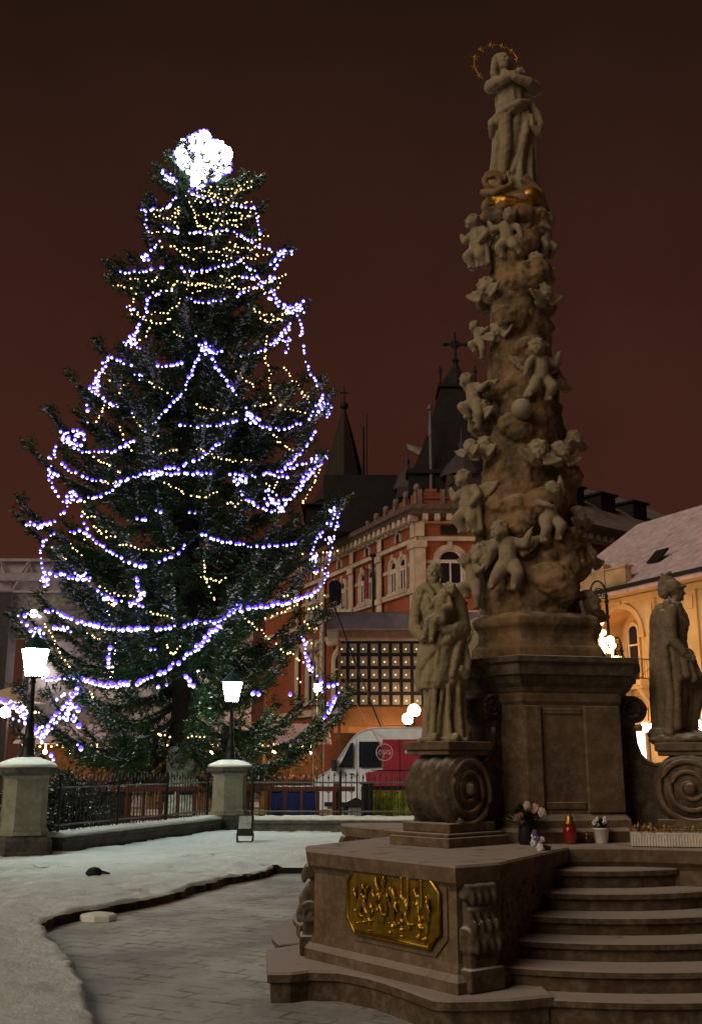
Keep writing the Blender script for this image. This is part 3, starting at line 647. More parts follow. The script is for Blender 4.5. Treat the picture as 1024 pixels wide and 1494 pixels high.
# ------------------------------------------------------------------ cherubs
def face(q, c, r_, d):
    """baby head looking along d (unit, mostly -y)"""
    d = Vector(d).normalized(); up = Vector((0, 0, 1)); s_ = d.cross(up).normalized(); up = s_.cross(d); c = Vector(c)
    q.ell(c, (r_, r_, r_ * 1.08)); q.ell(c + d * r_ * .35 - up * r_ * .35, r_ * .68)
    for sg in (-1, 1): q.ell(c + d * r_ * .72 + s_ * (sg * r_ * .38) - up * r_ * .38, r_ * .30); q.ell(c + s_ * (sg * r_ * .98) - up * r_ * .1, (r_ * .14, r_ * .18, r_ * .24))
    q.ell(c + d * r_ * 1.0 - up * r_ * .22, r_ * .16); q.ell(c + d * r_ * .86 - up * r_ * .62, (r_ * .25, r_ * .14, r_ * .12)); q.ell(c + d * r_ * .78 - up * r_ * .86, r_ * .2)
    q.ell(c + d * r_ * .80 + up * r_ * .30, (r_ * .5, r_ * .22, r_ * .2))
    for i in range(16):
        a_ = i * 2.4; t_ = .15 + .85 * (i / 16); v = -d * (math.cos(a_) * t_ + .35) + s_ * math.sin(a_) * t_ + up * (1.05 - .7 * t_)
        q.ell(c + v.normalized() * r_ * .96, r_ * .27)
def wing(parent, root, d, L, mat, spread=.55):
    """a fan of feathers"""
    q = MB(); root = Vector(root); d = Vector(d).normalized(); n_ = Vector((0, -1, 0)); dn = n_.cross(d).normalized()
    if dn.z > 0: dn = -dn
    q.cap(root, root + d * L * .7, L * .24, L * .18)
    for i in range(6):
        t_ = i / 5; b = root + d * L * (.08 + .5 * t_); dv = (d * (.1 + .9 * t_) + dn * (1.0 - .6 * t_)).normalized(); l_ = L * (.52 + .08 * t_)
        q.cap(b, b + dv * l_, L * .15, L * .13); q.ell(b + dv * l_ * 1.05 + n_ * L * .05, L * .14)
    return q.sculpt('wing', mat, parent, voxel=max(.009, L * .045), it=2, local=True)
CH = M['stone_pale']
def place(px, py, kind, flip=1, sc=1.0, rnd=0, spin=0., wings=True, pose=None):
    Yg = 9.4; p_ = at(px, py, Yg); Rz = shaft_r(p_.z) * .98; dx = max(-.9, min(.9, (p_.x - C3.x) / Rz))
    for _ in range(3):
        th = math.asin(max(-1, min(1, dx))); Yg = C3.y - Rz * math.cos(th); p_ = at(px, py, Yg); Rz = shaft_r(p_.z) * .98; dx = max(-.9, min(.9, (p_.x - C3.x) / Rz))
    yaw = math.asin(max(-1, min(1, dx))) * .72 + spin; rs = random.Random(rnd); q = MB(); f_ = flip
    if kind == 'head':
        face(q, (0, -.08, .03), .102, (f_ * .3, -1, -.15)); q.ell((0, -.03, -.07), (.09, .07, .07)); q.ell((0, .0, -.02), (.10, .06, .10))
    else:
        P = pose or {}
        hd = P.get('head', (.03, -.12, .27)); face(q, (f_ * hd[0], hd[1], hd[2] + .01), .084, P.get('look', (f_ * .5, -1, -.1)))
        q.chain([(0, -.07, 0, .088), (0, -.085, .08, .085), (f_ * .01, -.085, .17, .082)]); q.ell((0, -.115, .045), (.062, .05, .06)); q.cap((f_ * .01, -.09, .18), (f_ * hd[0], hd[1] + .01, hd[2] - .05), .04, .035)
        for arm in P.get('arms', ([(.075, -.08, .18), (.15, -.12, .11), (.2, -.1, .19)], [(-.07, -.08, .18), (-.14, -.11, .10), (-.10, -.15, .03)])):
            q.chain([(f_ * x, y, z, r_) for (x, y, z), r_ in zip(arm, (.050, .042, .032))]); e_ = Vector(arm[-1]); e_.x *= f_; b_ = Vector(arm[-2]); b_.x *= f_; dv = (e_ - b_).normalized()
            q.ell(e_ + dv * .02, .028)
            for k in (-1, 0, 1): q.cap(e_ + dv * .03, e_ + dv * .065 + Vector((k * .016, 0, k * .012)), .010, .008, 4)
        for leg in P.get('legs', ([(.045, -.07, -.03), (.09, -.16, -.11), (.06, -.10, -.23)], [(-.045, -.07, -.03), (-.06, -.13, -.14), (-.09, -.07, -.25)])):
            q.chain([(f_ * x, y, z, r_) for (x, y, z), r_ in zip(leg, (.078, .060, .038))]); e_ = Vector(leg[-1]); e_.x *= f_; q.cap(e_, e_ + Vector((f_ * .02, -.05, -.012)), .026, .02)
        if P.get('cloth'):
            for z0, z1 in ((.06, -.16),): 
                for i in range(7):
                    x = -.09 + .03 * i; q.cap((f_ * x, -.07, z0), (f_ * (x * 1.3 - .02), -.08, z1 - .12 * P['cloth'] + .02 * (i % 2)), .04, .028)
    sc *= .86; q.v = [(x * sc, y * sc + .035, z * sc) for x, y, z in q.v]
    ob = q.sculpt('cherub', CH, None, voxel=.0105 * max(1, sc * .9), it=1)
    ob.parent = mon; ob.location = Vector(p_) - org(mon); ob.rotation_euler = (0, 0, yaw)
    if kind == 'head':
        for sg in (-1, 1): wing(ob, (sg * .035 * sc, -.07 * sc, -.045 * sc), (sg, -.15, rs.uniform(-.05, .55)), .155 * sc, CH)
    elif wings:
        for sg in ((-1, 1) if wings == 2 else (-f_,)): wing(ob, (sg * .05 * sc, .0, .15 * sc), (sg * .8, .35, .5), .2 * sc, CH)
    return ob
UP = dict(arms=([(.075, -.08, .18), (.14, -.10, .27), (.12, -.12, .37)], [(-.07, -.08, .18), (-.13, -.13, .13), (-.06, -.18, .10)]))
CLIMB = dict(head=(.05, -.13, .26), arms=([(.075, -.08, .18), (.13, -.09, .28), (.17, -.06, .36)], [(-.07, -.08, .18), (-.13, -.12, .12), (-.19, -.10, .16)]), legs=([(.045, -.07, -.03), (.10, -.17, -.05), (.06, -.10, -.17)], [(-.045, -.07, -.03), (-.08, -.10, -.17), (-.05, -.06, -.31)]))
KNEEL = dict(cloth=.6, head=(.02, -.13, .28))
STRIDE = dict(head=(-.05, -.14, .28), look=(-.6, -1, -.2), arms=([(.075, -.08, .18), (.16, -.09, .15), (.20, -.08, .24)], [(-.07, -.08, .18), (-.14, -.13, .12), (-.17, -.12, .02)]), legs=([(.045, -.07, -.03), (.10, -.13, -.11), (.05, -.09, -.23)], [(-.045, -.07, -.03), (-.09, -.14, -.12), (-.16, -.09, -.21)]))
place(701, 362, 'putto', -1, 1.1, 1, pose=KNEEL); place(741, 352, 'putto', -1, 1.0, 2, pose=STRIDE, wings=2); place(791, 350, 'putto', 1, .95, 3, pose=UP)
place(780, 385, 'head', 1, .95, 4); place(713, 424, 'head', -1, 1.1, 5); place(789, 432, 'head', 1, 1.05, 6)
place(700, 498, 'putto', -1, .72, 7, pose=CLIMB, wings=False); place(729, 484, 'head', 1, .92, 8)
place(786, 552, 'putto', 1, 1.15, 9, pose=STRIDE, wings=2); place(813, 560, 'head', 1, .8, 10)
place(694, 588, 'putto', -1, 1.0, 11, pose=CLIMB); place(706, 600, 'head', 1, .95, 12)
place(834, 645, 'head', 1, .92, 13); place(710, 655, 'head', 1, .98, 14); place(688, 655, 'head', -1, .8, 24); place(784, 662, 'head', -1, 1.08, 15); place(814, 664, 'head', 1, 1.05, 16)
place(689, 742, 'putto', -1, 1.15, 17, pose=KNEEL); place(800, 755, 'putto', 1, 1.05, 18, pose=UP); place(838, 758, 'head', 1, 1.0, 25)
place(743, 822, 'putto', 1, 1.2, 19, pose=STRIDE, wings=2); place(704, 815, 'head', -1, 1.15, 20); place(853, 815, 'head', 1, 1.0, 21); place(852, 886, 'head', 1, 1.25, 22); place(692, 850, 'putto', -1, .9, 23, pose=CLIMB, wings=False)
g_ = at(761, 597, 9.38); q = MB(); q.ell(g_, .105, n=3); q.build('globe', CH, mon, True)
# ================================================================== STATUES
def robe(q, rows, k=11, n=88, seed=0):
    rs = random.Random(seed); ph = [rs.uniform(0, 6.28) for _ in range(4)]; rings = []
    zz = [r_[0] for r_ in rows]; cols = list(zip(*rows))
    for z in np.linspace(zz[0], zz[-1], 46):
        cx, cy, rx, ry, am = (float(np.interp(z, zz, cols[i])) for i in range(1, 6)); ring = []
        for j in range(n):
            th = 2 * math.pi * j / n; tw = th + .25 * math.sin(z * 4 + ph[0])
            f_ = 1.5 * am * (1.1 * abs(math.sin(k * tw / 2 + ph[1])) - .6 + .5 * math.sin(3 * tw + ph[2] + z) + .35 * math.sin((k * .5 + 3) // 1 * tw + ph[3] - 2 * z))
            ring.append((cx + (rx + f_) * math.cos(th), cy + (ry + f_) * math.sin(th), z))
        rings.append(ring)
    q.loft(rings)
def adult_head(q, c, r_, d, beard=True, hair=True, up=Vector((0, 0, 1))):
    d = Vector(d).normalized(); s_ = d.cross(up).normalized(); u_ = s_.cross(d); c = Vector(c); P = lambda a, b, e_: c + d * (a * r_) + s_ * (b * r_) + u_ * (e_ * r_)
    q.ell(P(-.05, 0, .15), (r_ * .95, r_ * .95, r_ * 1.1)); q.ell(P(.25, 0, -.35), (r_ * .72, r_ * .72, r_ * .85))
    q.chain([(*P(.88, 0, .22), r_ * .11), (*P(1.12, 0, -.12), r_ * .15)]); q.cap(P(.80, -.42, .30), P(.80, .42, .30), r_ * .13, r_ * .13)
    for sg in (-1, 1): q.ell(P(.62, sg * .45, -.15), r_ * .25); q.ell(P(.72, sg * .34, .12), r_ * .13); q.ell(P(-.05, sg * .92, .0), (r_ * .14, r_ * .2, r_ * .25))
    q.cap(P(.86, -.16, -.42), P(.86, .16, -.42), r_ * .10, r_ * .10); q.cap(P(.83, -.12, -.56), P(.83, .12, -.56), r_ * .10, r_ * .10); q.ell(P(.66, 0, -.86), r_ * .26)
    if beard:
        for i in range(9): q.cap(P(.55 + .12 * (i % 3), -.5 + i * .125, -.68), P(.62, (-.5 + i * .125) * .5, -1.35 - .15 * (i % 2)), r_ * .2, r_ * .12)
    if hair:
        q.ell(P(-.24, 0, .36), (r_ * .98, r_ * 1.0, r_ * .95))
        for sg in (-1, 1):
            for i in range(4): q.cap(P(.05 - .28 * i, sg * .86, .45), P(-.1 - .25 * i, sg * 1.0, -.5 - .1 * (i % 2)), r_ * .2, r_ * .17)
        for i in range(26):
            a_ = i * 2.4; t_ = i / 26; v = d * (-.45 - .3 * t_ + .5 * (1 - t_) * math.cos(a_)) + s_ * math.sin(a_) * (.4 + .7 * t_) + u_ * (1.0 - 1.25 * t_); v.normalize()
            q.cap(c + v * r_ * .98, c + v * r_ * 1.02 - u_ * r_ * .3, r_ * .24, r_ * .17)
def hand(q, p, d, r_=.022, spread=None):
    p = Vector(p); d = Vector(d).normalized(); s_ = Vector(spread or (0, 0, 1)); s_ = (s_ - d * s_.dot(d)).normalized()
    q.ell(p, (r_ * 1.5, r_ * 1.2, r_ * 1.6)); q.ell(p + d * r_, (r_ * 1.4, r_, r_ * 1.5))
    for i, l_ in enumerate((2.6, 3.1, 3.0, 2.4)):
        o_ = s_ * ((i - 1.5) * r_ * .85); k_ = p + d * r_ * 1.6 + o_; m_ = k_ + d * r_ * l_ * .55 + o_ * .25; q.cap(k_, m_, r_ * .42, r_ * .38, 4); q.cap(m_, m_ + (d * .8 + Vector((0, .3, -.4))) * r_ * l_ * .4, r_ * .38, r_ * .3, 4)
    q.cap(p + s_ * r_ * 1.2, p + s_ * r_ * 2.3 + d * r_ * 1.3, r_ * .45, r_ * .36, 4)
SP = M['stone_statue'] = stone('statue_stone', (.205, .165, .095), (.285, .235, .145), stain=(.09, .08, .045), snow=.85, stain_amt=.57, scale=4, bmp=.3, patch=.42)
# saint holding a child
loc = at(645, 1083, 8.95); loc.z = 1.80
root = thing('saint_statue', 'bearded stone saint in heavy robes carrying a small child on the left pedestal', 'statue', loc, .0001, group='saints of the column')
q = MB()
robe(q, [(0, .02, 0, .235, .20, .030), (.06, .02, 0, .225, .19, .030), (.35, .02, 0, .195, .17, .028), (.55, .01, 0, .215, .18, .02), (.8, 0, 0, .215, .175, .012), (.98, .0, 0, .18, .155, .008), (1.15, -.02, 0, .19, .14, .008), (1.28, -.03, .01, .17, .12, .005), (1.34, -.035, .01, .10, .09, 0), (1.38, -.045, 0, .06, .06, 0)], 13, seed=3)
robe(q, [(.44, -.03, 0, .235, .20, .016), (.5, -.02, -.005, .27, .225, .02), (.62, .01, -.01, .275, .225, .02), (.78, .01, -.01, .245, .21, .016), (.92, .0, -.01, .20, .175, .012), (.98, 0, 0, .15, .14, 0)], 9, seed=8)
q.chain([(.20, -.10, .95, .05), (.08, -.20, .86, .045), (-.10, -.21, .76, .05), (-.22, -.12, .62, .05), (-.24, -.05, .45, .04)]); q.chain([(.22, -.08, .88, .05), (.16, -.19, .74, .04), (.10, -.21, .55, .035)]); q.chain([(.25, -.05, .80, .05), (.27, -.10, .66, .055), (.25, -.13, .56, .05), (.20, -.18, .60, .035)])
q.chain([(-.02, -.21, .88, .03), (-.06, -.23, .65, .03), (-.04, -.22, .48, .025)]); q.chain([(.06, -.2, .45, .028), (.05, -.2, .2, .032), (.06, -.21, .02, .04)]); q.chain([(.17, -.14, .5, .03), (.17, -.15, .2, .035), (.18, -.16, .02, .04)]); q.chain([(-.08, -.18, .45, .03), (-.10, -.18, .2, .03), (-.12, -.19, .03, .04)])
adult_head(q, (-.055, -.02, 1.455), .078, (-.45, -.85, -.12)); q.cap((-.04, 0, 1.30), (-.05, 0, 1.42), .065, .055)
q.chain([(-.20, .01, 1.27, .08), (-.265, -.01, 1.10, .07), (-.275, -.03, .97, .07), (-.215, -.15, .88, .048)]); hand(q, (-.185, -.19, .865), (.6, -.5, -.1))
q.chain([(.13, .01, 1.26, .095), (.22, -.02, 1.10, .10), (.245, -.06, .95, .09), (.12, -.18, .92, .065), (.03, -.22, .935, .045)]); hand(q, (-.005, -.235, .945), (-.9, -.25, .25), .024)
q.ell((.14, .06, 1.18), (.12, .12, .19)); q.chain([(.20, .05, 1.2, .06), (.24, .06, .95, .07), (.22, .06, .7, .08)]); q.chain([(.10, -.09, 1.32, .05), (.17, -.07, 1.26, .055), (.23, -.03, 1.18, .06)]); q.chain([(-.22, 0, 1.30, .04), (-.15, -.07, 1.33, .045), (-.08, -.11, 1.26, .03), (-.06, -.14, 1.1, .02)]); q.ell((.27, .02, 1.19), (.05, .04, .03))
q.chain([(-.01, -.20, 1.04, .085), (-.01, -.19, 1.14, .085), (.03, -.17, 1.22, .075)]); face(q, (.125, -.125, 1.285), .058, (-.5, -1, .1)); q.cap((.06, -.16, 1.22), (.11, -.13, 1.26), .035, .035)
q.chain([(-.06, -.22, 1.03, .055), (-.15, -.25, .99, .043), (-.19, -.23, .88, .033)]); q.ell((-.2, -.25, .855), (.03, .045, .02)); q.chain([(.0, -.24, 1.02, .055), (-.09, -.28, .98, .043), (-.11, -.25, .85, .032)]); q.ell((-.115, -.28, .835), (.028, .045, .02))
q.chain([(-.04, -.2, 1.2, .035), (-.12, -.23, 1.13, .03), (-.15, -.22, 1.2, .025)]); q.chain([(.08, -.2, 1.2, .035), (.10, -.25, 1.12, .03), (.03, -.27, 1.12, .025)])
q.ell((-.10, -.19, .03), (.05, .10, .04)); q.ell((.12, -.2, .03), (.05, .1, .04)); q.box(-.25, .25, -.2, .2, -.0, .03)
q.v = [(x * .80, y * .88, z) for x, y, z in q.v]
st = q.sculpt('body', SP, None, voxel=.0072, it=1, disp=((.014, .045),)); st.parent = root
M['stone_shaded'] = stone('shaded_statue_stone', (.125, .088, .055), (.18, .13, .085), stain=(.05, .04, .025), snow=.85, stain_amt=.57, scale=4, bmp=.3, patch=.42)  # darker copy of the statue stone: the soldier saint's shade put into its colour
# soldier saint with a helmet
loc = at(990, 1088, 9.85 - 1.30 * math.sin(R(17))); loc.z = 1.80
root = thing('saint_statue', 'stone soldier saint with plumed helmet and long cape on the right pedestal', 'statue', loc, .0001, group='saints of the column')
q = MB()
q.chain([(.0, -.02, .75, .115), (.02, -.04, .60, .10), (.035, -.05, .42, .078), (.01, -.03, .26, .070), (.0, -.02, .09, .05)]); q.cap((0, -.02, .05), (.13, -.03, .035), .045, .035)
q.chain([(.09, .05, .74, .11), (.20, .04, .60, .095), (.27, .03, .50, .08), (.20, .05, .30, .068), (.16, .05, .10, .05)]); q.cap((.16, .05, .05), (.29, .04, .035), .045, .035)
q.chain([(.02, 0, .80, .15), (.03, 0, .95, .135), (.055, 0, 1.10, .145), (.03, 0, 1.19, .13)]); q.ell((.10, -.04, 1.12), (.08, .09, .09)); q.ell((.10, .06, 1.12), (.08, .08, .09)); q.cap((.05, 0, 1.22), (.08, 0, 1.32), .065, .055)
for i in range(11):
    a_ = -2.3 + i * .42; c_, s__ = math.cos(a_), math.sin(a_); q.cap((.03 + .14 * c_, .14 * s__, .80), (.05 + .19 * c_, .17 * s__, .60 - .03 * (i % 2)), .045, .05)
adult_head(q, (.105, 0, 1.365), .066, (1, -.22, 0), beard=False, hair=False)
q.ell((.055, .0, 1.415), (.105, .088, .085), (0, .12, 0)); q.ell((.14, -.015, 1.415), (.06, .07, .016), (0, -.22, -.2)); q.ell((-.03, .01, 1.37), (.06, .08, .06))
q.chain([(.08, 0, 1.49, .02), (.01, 0, 1.505, .03), (-.05, .01, 1.47, .034), (-.07, .015, 1.40, .028), (-.055, .02, 1.34, .02)]); q.chain([(-.02, 0, 1.51, .026), (.02, 0, 1.55, .022), (.05, 0, 1.565, .012)]); q.chain([(-.045, 0, 1.49, .022), (-.04, 0, 1.54, .014)])
rows = [(.06, -.10, .05, .10, .17, .028), (.4, -.10, .04, .10, .17, .028), (.8, -.09, .03, .10, .165, .02), (1.1, -.08, .02, .10, .16, .012), (1.2, -.06, .02, .10, .13, .006), (1.27, -.02, .01, .08, .08, 0)]
robe(q, rows, 9, seed=5)
q.chain([(-.02, -.13, 1.18, .07), (-.06, -.19, 1.02, .062), (-.05, -.20, .90, .054), (.05, -.20, .80, .042)]); hand(q, (.08, -.20, .775), (.7, -.1, -.5)); q.chain([(.05, .14, 1.18, .075), (.10, .20, 1.0, .06), (.14, .14, .85, .045)]); hand(q, (.16, .13, .83), (.6, -.3, -.5))
q.chain([(-.05, -.12, 1.24, .05), (.05, -.13, 1.17, .035), (.14, -.10, 1.06, .03)]); q.chain([(-.10, -.12, 1.15, .045), (-.12, -.15, .8, .045), (-.10, -.16, .4, .05), (-.13, -.15, .1, .06)]); q.chain([(-.04, -.15, .85, .035), (-.03, -.17, .5, .04), (-.06, -.17, .15, .05)]); q.chain([(.10, -.05, .70, .05), (.14, .03, .35, .06), (.08, .08, .1, .09)])
q.v = [(x * .9, y, z) for x, y, z in q.v]; q.ell((.0, .0, .03), (.27, .24, .075)); q.ell((-.1, .05, .08), (.16, .18, .09)); q.ell((.2, .04, .05), (.15, .16, .07)); 
st = q.sculpt('body', M['stone_shaded'], None, voxel=.0072, it=1, disp=((.014, .045),)); st.parent = root
# third saint stands behind the column
loc = Vector((C0.x + 1.30 * math.cos(ARMANG[2]), C0.y + 1.30 * math.sin(ARMANG[2]), 1.80))
o2 = dup(bpy.data.objects['saint_statue']); o2.location = loc; o2.rotation_euler = (0, 0, R(240)); o2['label'] = 'robed stone saint standing hidden behind the cloud column'
# Virgin on the top
loc = Vector((1.725, 9.86, 7.50))
root = thing('virgin_statue', 'veiled stone woman with crossed arms and starry halo on top of column', 'statue', loc, .0001)
q = MB()
robe(q, [(-.02, .0, 0, .25, .22, .030), (.25, .02, 0, .235, .20, .032), (.55, .035, 0, .23, .19, .026), (.85, .045, 0, .215, .18, .016), (1.05, .02, 0, .165, .145, .008), (1.22, .02, 0, .175, .14, .006), (1.38, .025, 0, .185, .13, .005), (1.47, .01, 0, .11, .09, 0), (1.54, -.02, 0, .06, .06, 0)], 11, seed=14)
adult_head(q, (-.04, -.02, 1.665), .088, (.38, -.9, -.12), beard=False, hair=False); q.cap((-.01, 0, 1.45), (-.03, 0, 1.58), .065, .055)
q.ell((-.065, .03, 1.69), (.105, .10, .125)); q.chain([(-.13, -.02, 1.70, .04), (-.145, -.02, 1.58, .04), (-.15, .0, 1.47, .05)]); q.chain([(.03, .03, 1.72, .035), (.05, .04, 1.58, .035), (.08, .04, 1.45, .05)])
q.chain([(-.15, .0, 1.40, .085), (-.23, -.06, 1.32, .075), (-.10, -.17, 1.33, .055), (.05, -.20, 1.38, .042)]); hand(q, (.09, -.205, 1.40), (.9, 0, .4)); q.chain([(.20, .0, 1.40, .09), (.33, -.05, 1.30, .085), (.22, -.17, 1.29, .06), (.05, -.21, 1.33, .045)]); hand(q, (.02, -.22, 1.35), (-.9, 0, .35))
q.chain([(.22, -.05, 1.12, .05), (.08, -.18, 1.02, .055), (-.10, -.19, .92, .055), (-.22, -.10, .84, .06), (-.20, .02, .78, .05)]); q.chain([(.18, -.08, 1.02, .04), (.0, -.2, .93, .035), (-.17, -.17, .82, .04)])
q.chain([(.25, .0, 1.15, .06), (.33, -.02, 1.0, .06), (.36, -.04, .86, .065), (.31, -.10, .72, .06), (.24, -.14, .78, .045), (.24, -.13, .9, .035)]); q.chain([(.20, -.10, .95, .04), (.16, -.17, .7, .045), (.08, -.2, .42, .04), (-.02, -.19, .2, .04)]); q.chain([(.28, -.02, .8, .06), (.26, -.05, .4, .06), (.27, 0, .05, .07)])
q.chain([(-.08, -.15, .85, .09), (-.09, -.20, .5, .075), (-.14, -.16, .12, .06)])
q.v = [(x * .9 if z < 1.5 else x, y, z) for x, y, z in q.v]
q.sculpt('body', M['stone_pale'], None, voxel=.008, it=1, disp=((.014, .05),)).parent = root
q = MB(); cs = Vector((-.10, .10, 1.74))
hr = .245; 
q.tube([cs + Vector((hr * math.cos(b), .03 * math.sin(b), hr * math.sin(b) * 1.1)) for b in np.linspace(0, 2 * math.pi, 41)], .005, 5)
for i in range(12):
    b = 2 * math.pi * (i + .35) / 12; c_ = cs + Vector((hr * math.cos(b), .03 * math.sin(b), hr * math.sin(b) * 1.1))
    for k in range(5):
        a_ = 2 * math.pi * k / 5 + .3; q.cap(c_, c_ + Vector((.04 * math.cos(a_), 0, .04 * math.sin(a_))), .014, .004, 5)
q.tube([cs + Vector((0, .0, -.27)), cs + Vector((.05, -.02, -.10))], .01, 5)
o = q.build('halo', M['gold_dull'], None, True); o.parent = root
# globe, serpent and gilded crescent under her feet
q = MB(); b0 = Vector((1.72, 9.84, 7.36)); q.ell(b0 + Vector((0, 0, -.02)), (.30, .30, .24), n=3); q.ell(b0 + Vector((-.15, -.17, .07)), .10); 
for i in range(9): a_ = i * .7; q.ell(b0 + Vector((.25 * math.cos(a_), .25 * math.sin(a_), -.12 + .05 * (i % 3))), (.12, .12, .09))
q.tube([b0 + Vector((-.23, -.20, .20)) + Vector((r_ * math.cos(t_), -.02 * t_ / 6, r_ * math.sin(t_))) for t_, r_ in zip(np.linspace(0, 9, 34), np.linspace(.12, .04, 34))], .032, 7)
q.tube([b0 + Vector((-.34, -.12, .12)), b0 + Vector((-.22, -.27, .03)), b0 + Vector((-.05, -.31, .10)), b0 + Vector((-.08, -.25, .28))], .04, 7); q.tube([b0 + Vector((.08, -.25, .22)), b0 + Vector((.24, -.22, .06)), b0 + Vector((.34, -.05, -.1))], .055, 7)
q.sculpt('cloud_globe', M['stone_col'], mon, voxel=.014, it=2)
q = MB(); 
for sx_, a0 in ((-1, 0), (1, 0)):
    q.chain([(b0.x + sx_ * x, b0.y - y, b0.z + z, r_) for x, y, z, r_ in ((.02, .29, -.10, .07), (.12, .27, -.08, .075), (.21, .21, -.02, .06), (.27, .12, .06, .035))])
q.ell(b0 + Vector((.16, -.25, .0)), (.10, .06, .11)); q.ell(b0 + Vector((-.16, -.24, -.08)), (.08, .06, .12)); q.sculpt('crescent', M['gold_dull'], mon, voxel=.012, it=1)
# ================================================================== OFFERINGS ON THE PLATFORM
def pxp(px, py): return gnd(px, py, ZT)
c = pxp(775, 1236); c.y = 8.90; root = thing('flower_bouquet', 'dark leafy bouquet with pale blooms in a vase against the pedestal', 'flowers', c)
q = MB(); q.lathe(c, [(.05, 0), (.07, .03), (.06, .12), (.05, .16), (.06, .18)], 14); q.build('vase', M['black'], root, True)
q = MB(); rs = random.Random(5)
for _ in range(150):
    a_ = rs.uniform(0, 6.28); e_ = rs.uniform(.15, 1.45); d_ = Vector((math.cos(a_) * math.cos(e_), math.sin(a_) * math.cos(e_) * .7, math.sin(e_))); b = c + Vector((0, 0, .13)) + d_ * rs.uniform(.04, .16); s_ = d_.cross(Vector((0, 0, 1))).normalized(); l_ = rs.uniform(.05, .09)
    q.add([b, b + d_ * l_ * .5 + s_ * .018, b + d_ * l_, b + d_ * l_ * .5 - s_ * .018], [(0, 1, 2, 3)])
q.build('leaves', plain('dark_leaf', (.012, .022, .012), .6), root)
def blooms(cc, n, sp, r_, mat, seed, par):
    rs = random.Random(seed); q = MB()
    for _ in range(n):
        p_ = cc + Vector((rs.uniform(-sp, sp), rs.uniform(-.04, .03), rs.uniform(-sp, sp) * .8)); rr_ = r_ * rs.uniform(.75, 1.2)
        for k in range(8):
            a_ = k * 2.4; t_ = .35 + .65 * k / 8; dv = Vector((math.cos(a_) * t_, -.7 + .5 * t_, math.sin(a_) * t_)); q.ell(p_ + dv * rr_ * .6, (rr_ * .45, rr_ * .3, rr_ * .45))
    return q.build('blooms', mat, par, True)
pk = plain('pale_pink_petals', (.45, .33, .30), .8, var=.25, scale=40); wh = plain('white_petals', (.62, .58, .62), .8, var=.25, scale=40)
blooms(c + Vector((.07, -.09, .27)), 4, .09, .042, pk, 1, root); blooms(c + Vector((-.08, -.08, .22)), 3, .05, .035, plain('dusky_pink_petals', (.22, .10, .09), .8), 2, root)
c2 = pxp(783, 1241); root = thing('flower_posy', 'small white and violet posy lying in front of the dark bouquet', 'flowers', c2)
blooms(c2 + Vector((.0, -.04, .07)), 5, .055, .033, wh, 3, root); blooms(c2 + Vector((.02, -.06, .10)), 2, .05, .026, plain('violet_petals', (.13, .09, .26), .8), 4, root)
q = MB(); q.tube([c2 + Vector((.03, -.03, .03)), c2 + Vector((.10, -.04, .015))], .02, 6); q.build('stems', M['black'], root)
c = pxp(832, 1232); root = thing('grave_lantern', 'tall red glass grave candle beside the bouquet', 'candle', c)
q = MB(); q.lathe(c, [(.045, 0), (.05, .01), (.048, .03), (.055, .05), (.058, .12), (.045, .15)], 16); q.build('glass', plain('red_glass', (.22, .012, .01), .15, spec=.7, var=.1), root, True)
q = MB(); q.lathe(c, [(.048, .151), (.05, .165), (.03, .19), (.034, .21), (.012, .235), (.004, .25)], 14); q.build('lid', M['gold_dull'], root, True)
c = pxp(857, 1231); root = thing('votive_candle', 'small dark votive candle between red candle and white flower pot', 'candle', c)
q = MB(); q.lathe(c, [(.03, 0), (.034, .01), (.034, .055), (.028, .06)], 12); q.build('cup', plain('brown_glass', (.05, .015, .01), .2), root, True)
q = MB(); q.lathe(c, [(.03, .061), (.02, .08), (.006, .095)], 12); q.build('lid', M['gold_dull'], root, True)
c = pxp(878, 1231); root = thing('flower_pot', 'white flower pot with small white blooms beside the candles', 'flower pot', c)
q = MB(); q.lathe(c, [(.045, 0), (.05, .005), (.066, .11), (.070, .112), (.070, .125), (.06, .125), (.055, .11)], 20); q.build('pot', plain('white_ceramic', (.62, .58, .60), .4, var=.05), root, True)
q = MB(); rs = random.Random(9)
for _ in range(60):
    a_ = rs.uniform(0, 6.28); e_ = rs.uniform(.1, 1.4); d_ = Vector((math.cos(a_) * math.cos(e_), math.sin(a_) * math.cos(e_), math.sin(e_))); b = c + Vector((0, 0, .12)) + d_ * .02; s_ = d_.cross(Vector((0, 0, 1))).normalized(); q.add([b, b + d_ * .04 + s_ * .012, b + d_ * .075, b + d_ * .04 - s_ * .012], [(0, 1, 2, 3)])
q.build('leaves', plain('pot_leaf', (.02, .035, .02), .6), root); blooms(c + Vector((0, -.02, .17)), 6, .055, .026, wh, 6, root)
w = Wall2(tuple(pxp(922, 1237).xy), tuple((pxp(1024, 1239) + Vector((.42, -.05, 0))).xy)); root = thing('planter_box', 'long white planter box topped with golden leaves on the right of the platform', 'planter', w.pt(0, ZT))
q = MB(); w.box(q, 0, w.L, ZT + .004, ZT + .115, -.19, -.03); bevel(q.build('box', plain('white_planter', (.50, .45, .40), .8, var=.15, scale=14), root), .01)
q = MB()
for i in range(int(w.L / .022)): w.box(q, i * .022, i * .022 + .011, ZT + .01, ZT + .10 - .012 * (i % 3), -.032, -.024)
q.build('icicle_fringe', plain('white_fringe', (.60, .54, .48), .8, var=.1), root)
q = MB(); rs = random.Random(12)
